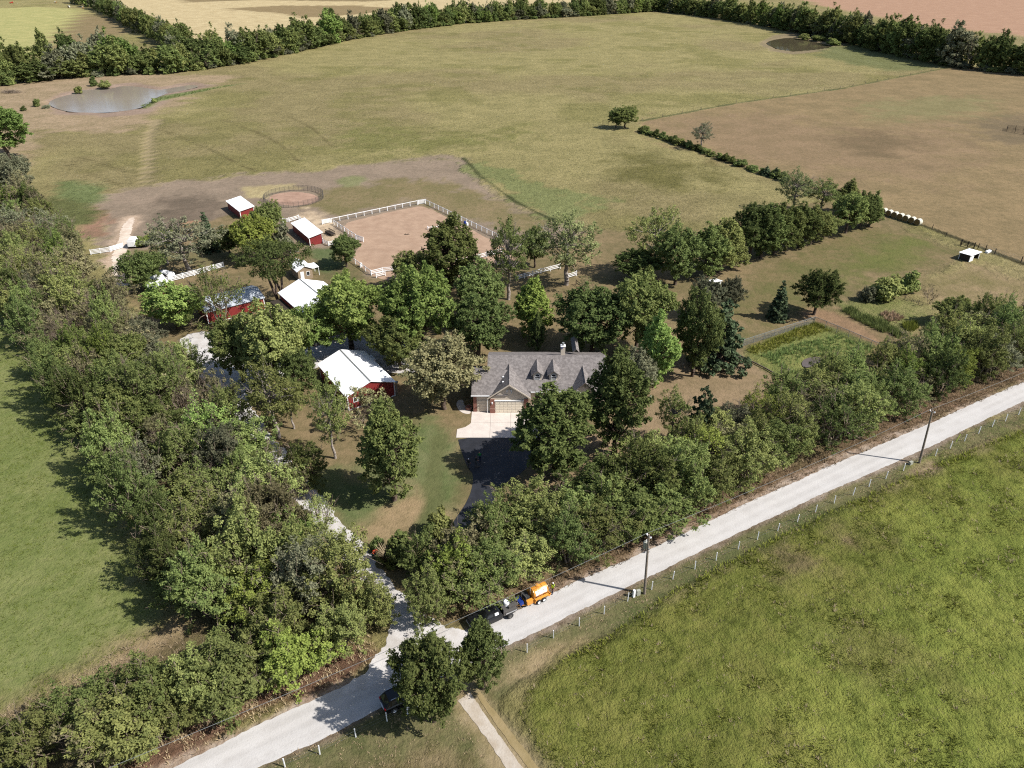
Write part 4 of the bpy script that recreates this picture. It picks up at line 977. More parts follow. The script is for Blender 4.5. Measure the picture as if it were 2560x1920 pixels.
# field hedgerow between pasture and mown field
HR = PW([(1600, 328), (1650, 345), (1700, 362), (1750, 378), (1800, 398), (1850, 415), (1905, 435), (1960, 452)])
r = np.random.default_rng(77)
for i, p in enumerate(along(HR, 3.4, 0.25, r)):
    plant('hedgerow_shrub', p, 'shrub', r.uniform(3.2, 5.4), r.uniform(1.6, 3.0), str(r.choice(['dark', 'mid', 'dark', 'olive'])), 'low shrub, %s from the lone round tree in the field hedgerow' % ordw(i + 1), 'shrub', 'shrubs of the field hedgerow')
for i, (x, y, t_, w_) in enumerate(((1915, 438, 414, 30), (1938, 444, 418, 26))):
    tree(x, y, t_, w_, 'conifer', 'pine', 'small dark juniper in the field hedgerow, %s from the plantation' % ('second', 'first')[i], 'juniper')

# bushes filling the foot of the far tree lines
for L_, nm, gp, sd0 in ((F1, 'far tree line, from the left', 'undergrowth of the far tree line', 1), (F2, 'eastern tree line, from the middle', 'undergrowth of the eastern tree line', 2)):
    r = np.random.default_rng(90 + sd0); n = 0
    for p in along(L_, 8.5, 0.8, r):
        if not inframe(p, 4): continue
        n += 1
        plant('far_bush', p, 'shrub', r.uniform(6, 12), r.uniform(3, 6), str(r.choice(['mid', 'dark', 'olive', 'grey'])), '%s bush at the foot of the %s' % (ordw(n), nm), 'bush', gp)

# ================================================================== BUILDINGS
def gable_prof(w0, w1, ze, zr, th):
    m = (w0 + w1) / 2
    return [(w0, ze), (m, zr), (w1, ze), (w1, ze - th), (m, zr - th), (w0, ze - th)]
def gable_roof(name, x0, x1, y0, y1, ze, zr, axis, mat, parent, th=0.14, cap=None, capmat=None):
    """two roof slopes with thickness; axis is the direction of the ridge"""
    mb = MB()
    if axis == 'y': mb.prism(gable_prof(x0, x1, ze, zr, th), 'y', y0, y1)
    else: mb.prism(gable_prof(y0, y1, ze, zr, th), 'x', x0, x1)
    o = mb.build(name, mat, parent)
    if cap:
        c = MB(); m = (x0 + x1) / 2 if axis == 'y' else (y0 + y1) / 2; s = (zr - ze) / abs((x1 - x0 if axis == 'y' else y1 - y0) / 2)
        pr = [(m - 0.16, zr - 0.16 * s + 0.012), (m, zr + 0.035), (m + 0.16, zr - 0.16 * s + 0.012), (m, zr + 0.005)]
        c.prism(pr, axis, (y0 if axis == 'y' else x0) + 0.02, (y1 if axis == 'y' else x1) - 0.02).build('ridge_cap', capmat or mat, o)
    return o
def ribs(x0, x1, y0, y1, ze, zr, axis, pitch, mat, parent, h=0.012):
    """standing ribs of sheet metal, running down each slope"""
    mb = MB()
    if axis == 'y':
        m = (x0 + x1) / 2; n = int((y1 - y0) / pitch)
        for i in range(1, n):
            y = y0 + (y1 - y0) * i / n
            for xa in (x0, x1):
                mb.add([(xa, y - .02, ze + .004), (xa, y + .02, ze + .004), (m, y + .02, zr + .004), (m, y - .02, zr + .004), (xa, y, ze + h), (m, y, zr + h)], [(0, 4, 5, 3), (4, 1, 2, 5)])
    return mb.build('roof_ribs', mat, parent)
def window(parent, x, z, w, h, face, y, frame='white_trim', arch=False, mull=True):
    """window on a wall whose outside looks along -y (face=-1) or +y; parts: frame, panes"""
    f = MB(); d = 0.06 * face
    ya, yb = sorted((y - 0.02 * face, y + d))
    f.box(x - w / 2 - .07, x - w / 2, ya, yb, z - .07, z + h + .07); f.box(x + w / 2, x + w / 2 + .07, ya, yb, z - .07, z + h + .07)
    f.box(x - w / 2, x + w / 2, ya, yb, z - .07, z); f.box(x - w / 2, x + w / 2, ya, yb, z + h, z + h + .07)
    if mull: f.box(x - w / 2, x + w / 2, ya, yb, z + h / 2 - .03, z + h / 2 + .03)
    o = f.build('window', MAT[frame], parent)
    ha = h / 2 - .03
    for z0, z1 in ((z, z + ha), (z + h - ha, z + h)) if mull else ((z, z + h),):
        g = MB(); a, b = sorted((y + 0.02 * face, y + 0.035 * face)); g.box(x - w / 2, x + w / 2, a, b, z0, z1); g.build('pane', MAT['dark_glass'], o)
    if arch:
        g = MB(); n = 8; a, b = sorted((y + 0.02 * face, y + 0.05 * face))
        g.prism([(x + w / 2 * math.cos(math.pi * i / n), z + h + .08 + w / 2 * math.sin(math.pi * i / n)) for i in range(n + 1)], 'y', a, b); g.build('arch_pane', MAT['dark_glass'], o)
        fr = MB(); pts_o = [((w / 2 + .07) * math.cos(math.pi * i / n), (w / 2 + .07) * math.sin(math.pi * i / n)) for i in range(n + 1)]
        pts_i = [((w / 2) * math.cos(math.pi * i / n), (w / 2) * math.sin(math.pi * i / n)) for i in range(n + 1)]
        for i in range(n):
            q = [pts_o[i], pts_o[i + 1], pts_i[i + 1], pts_i[i]]
            fr.prism([(x + a_, z + h + .08 + b_) for a_, b_ in q], 'y', *sorted((y, y + d)))
        fr.build('arch_frame', MAT[frame], o)
    return o
def garage_door(parent, x0, x1, z1, y, mat, rows=4):
    d = MB().box(x0, x1, y - .03, y + .03, 0.03, z1).build('garage_door', mat, parent)
    hh = (z1 - 0.05) / rows
    me = None
    for i in range(rows):
        p = MB(); n = max(2, int((x1 - x0) / 0.6)); p.box(x0 + .03, x1 - .03, y - .055, y - .03, 0.05 + i * hh, 0.05 + (i + 1) * hh - .03)
        for j in range(n):
            a = x0 + .08 + (x1 - x0 - .16) * j / n; b = x0 + .08 + (x1 - x0 - .16) * (j + 1) / n
            p.box(a + .05, b - .05, y - .07, y - .055, 0.05 + i * hh + .09, 0.05 + (i + 1) * hh - .12)
        p.build('door_panel', mat, d)
    return d

# ---- the house
HS = empty('house', (-0.44, 93.6, 0)); tag(HS, 'beige ranch house with grey shingle roof, dormers and front garage', 'house')
OX, OY = -0.44, 93.6
def hx(x): return x - OX
sh, bg_, tr_ = MAT['shingle'], MAT['beige'], MAT['white_trim']
# walls
MB().box(hx(-3.5), hx(14.6), 1.8, 13.6, 0.0, 3.02).build('main_wall', bg_, HS)
MB().box(hx(-5.85), hx(-3.52), 0.45, 8.4, 0.0, 3.1).build('side_garage_wall', bg_, HS)
w = MB(); w.prism([(-2.9, 0), (2.9, 0), (2.9, 2.62), (0, 4.92), (-2.9, 2.62)], 'y', 0.12, 5.0); w.build('garage_gable_wall', bg_, HS)
# main gables
for xx in (-3.5, 14.56):
    MB().prism([(1.8, 3.02), (13.6, 3.02), (7.65, 5.7)], 'x', hx(xx), hx(xx + 0.04)).build('gable_wall', bg_, HS)
# roofs (local y: 0 at the gable front)
gable_roof('main_roof', hx(-3.9), hx(15.0), 1.25, 14.05, 3.2, 6.05, 'x', sh, HS, 0.16, True, sh)
gable_roof('side_roof', hx(-6.25), hx(-0.7), 0.0, 8.9, 3.28, 5.2, 'x', sh, HS, 0.15, True, sh)
gable_roof('garage_roof', -3.32, 3.32, -0.22, 7.4, 2.86, 5.4, 'y', sh, HS, 0.15, True, sh)
# fascias along the garage gable
s_ = (5.32 - 2.86) / 3.32
for sg in (-1, 1):
    MB().prism([(sg * 3.36, 2.66), (sg * 3.36, 2.90), (0, 5.36), (0, 5.12)], 'y', -0.28, -0.225).build('fascia', MAT['beige'], HS)
MB().box(hx(-6.3), hx(-3.45), -0.09, -0.005, 3.08, 3.26).build('gutter', tr_, HS)
MB().box(hx(2.9), hx(14.9), 1.14, 1.245, 3.0, 3.16).build('gutter', tr_, HS)
dp = MB(); dp.box(-3.42, -3.32, -0.02, 0.08, 0.0, 2.7); dp.build('downspout', tr_, HS)
# brick piers and garage doors
for xa, xb in ((-2.95, -2.25), (2.25, 2.95)):
    MB().box(xa, xb, -0.02, 0.13, 0, 2.6).build('brick_pier', MAT['brick'], HS)
MB().box(-2.98, -2.22, -0.09, 0.14, 0, 0.85).build('brick_plinth', MAT['brick'], HS)
MB().box(hx(-6.0), hx(-5.5), 0.32, 0.47, 0, 3.0).build('brick_pier', MAT['brick'], HS)
garage_door(HS, -2.2, 2.2, 2.1, 0.09, MAT['door_beige'])
garage_door(HS, hx(-5.45), hx(-3.45), 2.15, 0.42, MAT['beige'])
MB().box(-2.3, 2.3, -0.03, 0.115, 2.2, 2.34).build('door_header', MAT['white_trim'], HS)
lamp = MB(); lamp.box(-2.7, -2.52, -0.16, -0.02, 1.75, 2.05); lamp.build('wall_lamp', MAT['cap_white'], HS)
hoop = MB().box(-0.42, 0.42, 0.06, 0.12, 3.55, 4.15); v_ = hoop.build('gable_vent', MAT['white_trim'], HS)
MB().prism([(-0.45, 3.6), (0, 4.45), (0.45, 3.6)], 'y', 0.03, 0.055).build('vent_louvre', MAT['beige'], v_)
for yy in (1.5, 3.0):
    MB().box(-1.05, -0.8, yy, yy + 0.25, 4.42, 4.78).build('roof_vent', MAT['white_trim'], HS)
# dormers
def dormer(cx, parent):
    d = MB(); x = hx(cx)
    d.box(x - 0.66, x + 0.66, 3.25, 5.6, 3.8, 5.12); d.prism([(x - 0.66, 5.12), (x + 0.66, 5.12), (x, 5.62)], 'y', 3.25, 6.2)
    o = d.build('dormer', bg_, parent)
    gable_roof('dormer_roof', x - 0.98, x + 0.98, 3.02, 6.95, 5.0, 5.82, 'y', sh, o, 0.1)
    window(o, x, 4.16, 0.7, 0.56, -1, 3.24, arch=True)
dormer(3.95, HS); dormer(6.5, HS)
# right hand gables and porch
gx = hx(11.2)
MB().prism([(gx - 2.0, 0), (gx + 2.0, 0), (gx + 2.0, 3.0), (gx, 4.85), (gx - 2.0, 3.0)], 'y', 0.9, 4.0).build('front_gable_wall', bg_, HS)
gable_roof('front_gable_roof', gx - 2.4, gx + 2.4, 0.5, 7.2, 3.05, 5.25, 'y', sh, HS, 0.14, True, sh)
px_ = hx(9.9)
MB().prism([(px_ - 1.25, 0), (px_ + 1.25, 0), (px_ + 1.25, 2.7), (px_, 3.55), (px_ - 1.25, 2.7)], 'y', 0.2, 1.7).build('porch_wall', bg_, HS)
gable_roof('porch_roof', px_ - 1.6, px_ + 1.6, -0.2, 2.4, 2.78, 3.9, 'y', sh, HS, 0.12, True, sh)
window(HS, px_, 0.7, 1.0, 1.25, -1, 0.19, arch=True)
window(HS, hx(5.2), 0.9, 1.4, 1.2, -1, 1.79)
window(HS, hx(7.6), 0.9, 1.2, 1.2, -1, 1.79)
MB().box(hx(3.6), hx(4.5), 1.74, 1.81, 0.05, 2.15).build('front_door', MAT['dark_wood'], HS)
ch = MB().box(hx(7.85), hx(8.55), 8.1, 8.8, 4.8, 7.35).build('chimney', bg_, HS)
MB().box(hx(7.8), hx(8.6), 8.05, 8.85, 7.35, 7.45).build('chimney_cap', MAT['white_trim'], ch)
MB().lathe([(0.0, 7.45), (0.16, 7.45), (0.16, 7.75), (0.2, 7.76), (0.2, 7.95), (0.0, 8.0)], 10, 'z', (hx(8.2), 8.45, 0)).build('flue', MAT['steel'], ch)
MB().box(hx(7.95), hx(8.1), 8.0, 8.06, 7.0, 7.3).build('flashing', MAT['blue'], ch)
rg = MB(); gable_roof('rear_gable_roof', hx(9.9), hx(11.0), 9.5, 14.5, 5.6, 6.2, 'y', sh, HS, 0.12)

# concrete apron in slabs, path and planter
ap = empty('concrete_apron', (0, 0, 0)); ap['kind'] = 'structure'; tag(ap, 'pale concrete apron in front of the garage doors', 'apron')
xs_ = [-6.28, -3.3, -0.2, 3.2]; 
for i in range(3):
    for j, (ya, yb) in enumerate(((90.95, 94.0), (87.0, 90.92))):
        xa, xb = xs_[i] + .015, xs_[i + 1] - .015
        if i == 0 and j == 1: pr = [(-8.25, ya), (xb, ya), (xb, yb), (xa, yb), (xa - 0.1, yb - 0.35), (xa - 0.8, yb - 1.2), (-8.25, yb - 1.75)]
        elif i == 2 and j == 0: pr = [(xa, ya), (xb + 1.2, ya), (xb, yb), (xa, yb)]
        else: pr = [(xa, ya), (xb + (1.2 if i == 2 else 0), ya), (xb + (1.2 if i == 2 else 0), yb), (xa, yb)]
        yoff = 0.0
        MB().prism(pr, 'z', -0.1, 0.055).build('slab', MAT['concrete'], ap)
sheet('garden_path', [(1140, 1010), (1145, 1024), (1158, 1034), (1176, 1036), (1177, 1027), (1166, 1022), (1160, 1012), (1158, 1000), (1146, 1000)], 0.04, MAT['concrete'], 0.0, 0.3, 'short curved concrete path beside the side garage', 'path', 2)
pl_ = MB(); pl_.lathe([(0.0, 0.0), (0.55, 0.0), (0.6, 0.45), (0.48, 0.45), (0.45, 0.38), (0.0, 0.38)], 12)
tag(pl_.build('brick_planter', MAT['brick'], None, (P(1172, 1022).x, P(1172, 1022).y, 0)), 'round red brick planter at the garage corner', 'planter')

# ---- metal farm buildings
def metal_barn(name, fl, ang, w, d, ze, zr, roofmat, label, ridge='y', oh=0.25, cat='barn', trim=True):
    """fl: front-left corner; local x along the front wall, local y into the building"""
    e = empty(name, (fl[0], fl[1], 0), ang); tag(e, label, cat)
    m = MB()
    k_ = (zr - ze) / (w / 2 if ridge == 'y' else d / 2)
    zw = ze - 0.02
    if ridge == 'y':
        MB().prism([(0, 0), (w, 0), (w, zw - .1), (w / 2, zr - .22), (0, zw - .1)], 'y', 0.0, 0.08).build('front_wall', MAT['red_siding'], e)
        MB().prism([(0, 0), (w, 0), (w, zw - .1), (w / 2, zr - .22), (0, zw - .1)], 'y', d - .08, d).build('back_wall', MAT['red_siding'], e)
        MB().box(0, 0.08, 0.082, d - .082, 0, zw - .1).build('side_wall', MAT['red_siding'], e)
        MB().box(w - .08, w, 0.082, d - .082, 0, zw - .1).build('side_wall', MAT['red_siding'], e)
        ro = gable_roof('roof', -oh, w + oh, -oh, d + oh, ze - oh * k_, zr, 'y', roofmat, e, 0.09, True, MAT['steel'])
        ribs(-oh, w + oh, -oh, d + oh, ze - oh * k_, zr, 'y', 0.9, roofmat, ro)
    else:
        MB().box(0, w, 0, .08, 0, zw - .1).build('front_wall', MAT['red_siding'], e)
        MB().box(0, w, d - .08, d, 0, zw - .1).build('back_wall', MAT['red_siding'], e)
        for xa in (0, w - .08): MB().prism([(0.082, 0), (d - .082, 0), (d - .082, zw - .1), (d / 2, zr - .22), (0.082, zw - .1)], 'x', xa, xa + .08).build('end_wall', MAT['red_siding'], e)
        gable_roof('roof', -oh, w + oh, -oh, d + oh, ze - oh * k_, zr, 'x', roofmat, e, 0.09, True, MAT['steel'])
    if trim:
        for xa, ya in ((-.03, -.03), (w - .11, -.03), (-.03, d - .11), (w - .11, d - .11)):
            MB().box(xa, xa + .14, ya, ya + .14, 0, zw - .14).build('corner_trim', MAT['white_trim'], e)
    return e
BA = metal_barn('red_barn', (-25.55, 94.35), R(33.5), 8.0, 12.0, 2.7, 4.15, MAT['white_roof'], 'red barn with bright white metal roof left of the house')
window(BA, 1.45, 1.25, 0.95, 0.7, -1, -0.002, mull=False)
MB().box(1.5, 1.86, -0.075, -0.045, 1.35, 1.85).build('shutter', MAT['white_trim'], BA)
MB().box(4.4, 7.2, -0.06, -0.005, 0.05, 2.2).build('sliding_door', MAT['red_siding'], BA)
MB().box(-.02, 8.02, -.04, -.002, 0.0, 0.14).build('base_trim', MAT['white_trim'], BA)
ds = MB(); ds.tube((8.28, -0.1, 0.0), (8.28, -0.1, 2.3), .07, .07, 8); ds.build('downspout', MAT['steel'], BA)
MB().lathe([(0, 2.3), (0.22, 2.3), (0.3, 2.5), (0.25, 2.62), (0, 2.66)], 10, 'z', (8.35, -0.1, 0)).build('rain_head', MAT['steel'], BA)
MB().box(7.7, 9.0, 9.4, 11.2, 2.0, 2.1).build('lean_to_roof', MAT['white_roof'], BA)
MB().box(8.85, 8.95, 9.5, 9.6, 0, 2.0).build('lean_to_post', MAT['white_trim'], BA); MB().box(8.85, 8.95, 11.0, 11.1, 0, 2.0).build('lean_to_post', MAT['white_trim'], BA)
BB = metal_barn('red_barn', (-58.4, 124.6), R(36.5), 11.2, 7.2, 2.65, 3.6, MAT['grey_roof'], 'long low red barn with grey metal roof beside the gravel turning area', 'x')
MB().box(7.2, 9.4, -0.06, -0.005, 0.05, 2.1).build('sliding_door', MAT['red_siding'], BB)
MB().box(-.02, 11.22, -.04, -.002, 0.0, 0.12).build('base_trim', MAT['white_trim'], BB)
BC = metal_barn('red_barn', (-35.9, 117.9), R(36.5), 9.2, 17.5, 3.4, 5.1, MAT['white_roof'], 'largest red barn, white-roofed, half hidden by bright green trees')
MB().box(3.0, 6.2, -0.06, -0.005, 0.05, 2.9).build('sliding_door', MAT['red_siding'], BC)
MB().box(-2.4, -0.3, 6.0, 16.5, 2.35, 2.45).build('lean_to_roof', MAT['dark_wood'], BC)
for yy in (6.2, 11.0, 16.2): MB().box(-2.3, -2.15, yy, yy + .15, 0, 2.35).build('lean_to_post', MAT['dark_wood'], BC)
CT_ = empty('garden_cottage', (-46.3, 145.6, 0), R(34)); tag(CT_, 'little tan shed with white roof behind the large white barn', 'shed')
MB().prism([(0, 0), (3.2, 0), (3.2, 2.2), (1.6, 3.0), (0, 2.2)], 'y', 0, 5.0).build('wall', MAT['tan_wall'], CT_)
gable_roof('roof', -0.3, 3.5, -0.25, 5.3, 2.22, 3.2, 'y', MAT['white_roof'], CT_, 0.08, True, MAT['white_trim'])
window(CT_, 2.2, 0.9, 0.6, 0.8, -1, -0.005, mull=False)
MB().box(0.5, 1.25, -0.05, -0.005, 0.05, 1.95).build('door', MAT['white_trim'], CT_)
MB().box(3.55, 5.0, 0.6, 3.6, 1.95, 2.03).build('porch_roof', MAT['white_roof'], CT_)
for yy in (0.7, 3.4): MB().box(4.85, 4.95, yy, yy + .1, 0, 1.95).build('porch_post', MAT['white_trim'], CT_)
def run_in(name, fl, ang, w, d, zl, zh, label, cat='shed', side='left', roof='white_roof'):
    """single slope shed; local x across, y along; open on the right side"""
    e = empty(name, (fl[0], fl[1], 0), ang); tag(e, label, cat)
    for yy in (0.0, d - .07): MB().prism([(0, 0), (w, 0), (w, zh - .1), (0, zl - .1)], 'y', yy, yy + .07).build('end_wall', MAT['red_siding'], e)
    MB().box(0, .07, .072, d - .072, 0, zl - .1).build('back_wall', MAT['red_siding'], e)
    n = max(2, int(d / 3.2))
    for i in range(n + 1):
        y = (d - .16) * i / n
        MB().box(w - .1, w + .06, y, y + .16, 0, zh - .12).build('post', MAT['white_trim'], e)
    MB().box(-.04, .12, -.04, .1, 0, zl - .14).build('corner_trim', MAT['white_trim'], e)
    sl = (zh - zl) / w; o_ = .28
    MB().prism([(-o_, zl - o_ * sl), (w + o_, zh + o_ * sl), (w + o_, zh + o_ * sl - .08), (-o_, zl - o_ * sl - .08)], 'y', -o_, d + o_).build('roof', MAT[roof], e)
    MB().prism([(-o_ - .03, zl - o_ * sl - .16), (-o_ - .03, zl - o_ * sl + .01), (w + o_ + .03, zh + o_ * sl + .01), (w + o_ + .03, zh + o_ * sl - .16)], 'y', -o_ - .04, -o_ - .005).build('fascia', MAT['white_trim'], e)
    return e
run_in('run_in_shed', (-49.1, 167.3), R(33), 3.2, 12.6, 2.2, 2.85, 'long red run-in shed with white roof beside the riding arena')
run_in('run_in_shed', (-72.4, 187.5), R(36), 3.7, 10.8, 2.3, 2.9, 'smaller red run-in shed with white roof alone in the paddock')
SS = empty('goat_shelter', (105.4, 156.7, 0), R(33)); tag(SS, 'small dark-sided shelter with white roof in the east pen', 'shelter')
MB().box(0, .06, .0, 2.4, 0, 1.5).build('side_wall', MAT['dark_wood'], SS); MB().box(.07, 4.0, 2.34, 2.4, 0, 1.5).build('back_wall', MAT['dark_wood'], SS); MB().box(3.94, 4.0, 0, 2.33, 0, 1.5).build('side_wall', MAT['dark_wood'], SS)
MB().box(.07, 1.6, -.02, .04, 0, 1.45).build('front_panel', MAT['white_trim'], SS)
for x_, y_ in ((-.05, -.05), (3.93, -.05), (-.05, 2.37)): MB().box(x_, x_ + .12, y_, y_ + .12, 0, 1.62).build('post', MAT['white_trim'], SS)
MB().prism([(-.3, 1.68), (2.7, 1.6), (2.7, 1.53), (-.3, 1.61)], 'x', -.25, 4.3).build('roof', MAT['white_roof'], SS)
LS = empty('white_shed', tuple(P(1780, 726)), R(20)); tag(LS, 'little white shed half hidden behind grey-green trees', 'shed')
MB().box(0, 2.0, 0, 1.6, 0, 1.7).build('wall', MAT['white_trim'], LS)
MB().prism([(-.2, 1.95), (1.9, 1.6), (1.9, 1.53), (-.2, 1.88)], 'x', -.2, 2.2).build('roof', MAT['white_roof'], LS)
MB().box(1.1, 1.7, -.04, -.005, .1, 1.4).build('door', MAT['grey_box'], LS)
ws = run_in('tack_shed', tuple(P(383, 745))[:2], R(36), 3.4, 6.0, 2.1, 2.6, 'small red shed with white roof, partly under the bright green tree')
wt = MB().box(-1.1, 1.1, -.4, .4, 0, .55); tr0 = P(735, 630)
tag(wt.build('water_trough', MAT['grey_box'], None, (tr0.x, tr0.y, 0), (0, 0, R(30))), 'grey stock tank beside the long red shed', 'trough')
conc = sheet('concrete_pad', [(1655, 768), (1690, 763), (1690, 776), (1660, 780)], 0.03, MAT['concrete'], 0.0, 0.3, 'small concrete pad in the lawn right of the broad dark tree', 'pad', 0)

# ================================================================== FENCES
UNIT = MB().box(-.5, .5, -.5, .5, 0, 1).mesh('unit_post', MAT['white_paint'])
def unit_box(mat): 
    m = UNIT.copy(); m.name = 'fence_piece'; m.materials.clear(); m.materials.append(mat); return m
UB = {k_: unit_box(MAT[k_]) for k_ in ('white_paint', 'dark_wood', 'wood_grey', 'steel_dark', 'steel')}
def rail_fence(name, pts, label, mat='white_paint', rails=(0.35, 0.7, 1.05), h=1.25, pitch=2.4, pt=0.13, rh=0.13, rt=0.05, cat='fence', wires=0, group=None, parent=None, gate=False, rail_mat=None):
    e = parent or empty(name, (pts[0].x, pts[0].y, 0))
    if parent is None: tag(e, label, cat, group)
    o0 = e.location; me = UB[mat]; rm = UB[rail_mat or mat]
    seen = set()
    for a, b in zip(pts[:-1], pts[1:]):
        L = (b - a).length; n = max(1, round(L / pitch)); th = math.atan2(b.y - a.y, b.x - a.x)
        for i in range(n + 1):
            p = a.lerp(b, i / n); key = (round(p.x, 1), round(p.y, 1))
            if key in seen: continue
            seen.add(key)
            mobj('post', me, e, (p.x - o0.x, p.y - o0.y, 0), (0, 0, th), (pt, pt, h))
        for i in range(n):
            m = a.lerp(b, (i + .5) / n)
            for z in rails:
                mobj('rail', rm, e, (m.x - o0.x, m.y - o0.y, z - rh / 2), (0, 0, th), (L / n - pt + .02, rt, rh))
        if wires:
            mb = MB()
            hh = max(rails) if rails else h
            for k_ in range(wires):
                z = hh * (k_ + .5) / wires
                mb.box(0, L, -.008, .008, z - .008, z + .008)
            nn = int(L / 0.3)
            for k_ in range(nn): mb.box(L * k_ / nn - .006, L * k_ / nn + .006, -.006, .006, 0.02, hh)
            mb.build('wire_mesh', MAT['steel'], e, (a.x - o0.x, a.y - o0.y, 0), (0, 0, th))
    return e
A_ = Vector((-47.6, 184.6, 0)); B_ = Vector((-26.7, 200.2, 0)); B2 = Vector((-24.5, 201.2, 0)); C_ = Vector((-2.2, 170.6, 0)); D_ = Vector((2.0, 164.8, 0))
rail_fence('arena_fence', [A_, B_], 'white single-rail fence along the far side of the riding arena', rails=(1.12,), wires=5)
rail_fence('arena_fence', [B2, C_, D_], 'white single-rail fence along the right side of the riding arena', rails=(1.12,), wires=5)
rail_fence('arena_fence', [Vector((-46.6, 183.0, 0)), Vector((-38.9, 172.2, 0))], 'white single-rail fence between the arena and the long red shed', rails=(1.12,), wires=5)
rail_fence('arena_gate', [B_ + Vector((.25, .15, 0)), B2 - Vector((.1, .1, 0))], 'white board gate at the far corner of the riding arena', rails=(.25, .5, .75, 1.0, 1.2), h=1.3)
rail_fence('arena_gate', [Vector((-49.7, 183.1, 0)), A_ - Vector((.2, .2, 0))], 'white board gate beside the chipped ground left of the arena', rails=(.25, .5, .75, 1.0, 1.2), h=1.3)
rail_fence('arena_gate', [Vector((-38.7, 171.7, 0)), Vector((-36.6, 169.9, 0))], 'white board gate at the arena opening near the dark round tree', rails=(.25, .5, .75, 1.0, 1.2), h=1.3)
rail_fence('arena_fence', [Vector((-37.3, 157.4, 0)), Vector((-31.3, 149.0, 0))], 'white single-rail fence at the lower left of the arena', rails=(1.12,), wires=4)
rail_fence('arena_fence', [Vector((-31.1, 148.8, 0)), Vector((-28.9, 150.4, 0)), Vector((-11.4, 155.9, 0)), Vector((-2.3, 162.5, 0))], 'white three-board fence along the near side of the arena', rails=(.4, .75, 1.1), h=1.25)
rail_fence('yard_fence', [Vector((-29.8, 147.3, 0)), Vector((-28.0, 148.6, 0))], 'short white board fence just outside the near arena corner', rails=(.4, .75, 1.1), h=1.25)
rail_fence('yard_fence', [P(1419, 697), P(1441, 690)], 'short white three-board fence beside the big yellow-green tree', rails=(.35, .7, 1.05), h=1.3)
rail_fence('yard_fence', [P(1290, 702), P(1352, 684), P(1400, 672)], 'white board fence in the shade under the arena trees', rails=(.4, .75, 1.1), h=1.25)
rail_fence('yard_fence', [P(1440, 712), P(1470, 732), P(1520, 752)], 'brown wooden rail fence under the half-dead tree', 'dark_wood', rails=(.5, 1.0), h=1.2, pitch=3.0)
rail_fence('paddock_fence', [P(228, 637), P(276, 630)], 'white four-board fence left of the chalk track gate', rails=(.25, .55, .85, 1.15), h=1.3)
rail_fence('track_gate', [P(278, 629), P(309, 620)], 'white board gate across the chalk track', rails=(.25, .5, .75, 1.0, 1.2), h=1.35, pitch=3.2)
rail_fence('paddock_fence', [P(325, 616), P(344, 617)], 'short white fence piece beside the white trailer', rails=(.25, .55, .85, 1.15), h=1.3)
rail_fence('paddock_fence', [P(386, 716), P(430, 704), P(486, 689), P(560, 668)], 'long white four-board fence behind the bright green tree', rails=(.25, .55, .85, 1.15), h=1.35)
rail_fence('paddock_fence', [P(708, 557), P(723, 555), P(747, 548), P(760, 560)], 'white board fence at the far end of the long red shed', rails=(.3, .65, 1.0), h=1.25)
rail_fence('paddock_fence', [P(808, 608), P(822, 615), P(832, 613)], 'white board fence at the near end of the long red shed', rails=(.3, .65, 1.0), h=1.2)
# round pen: pipe posts and wire panels
RP = empty('round_pen', tuple(P(735, 497))); tag(RP, 'round pen of dark pipe and wire panels in the paddock', 'pen')
rc_ = P(735, 497); RR = 8.35; NP = 38
pm = MB().tube((0, 0, 0), (0, 0, 1.62), .05, .05, 6).mesh('post', MAT['steel_dark'])
seg = 2 * RR * math.sin(math.pi / NP)
pn = MB()
for z in (.15, .45, .75, 1.05, 1.3, 1.55): pn.box(0, seg, -.012, .012, z - .018, z + .018)
for q in range(1, 6): pn.box(seg * q / 6 - .008, seg * q / 6 + .008, -.008, .008, .15, 1.55)
pnm = pn.mesh('panel', MAT['steel_dark'])
for i in range(NP):
    a = 2 * math.pi * i / NP; b = 2 * math.pi * (i + 1) / NP
    p = Vector((RR * math.cos(a), RR * math.sin(a), 0)); q = Vector((RR * math.cos(b), RR * math.sin(b), 0)); d = q - p
    mobj('post', pm, RP, p); mobj('panel', pnm, RP, p, (0, 0, math.atan2(d.y, d.x)))
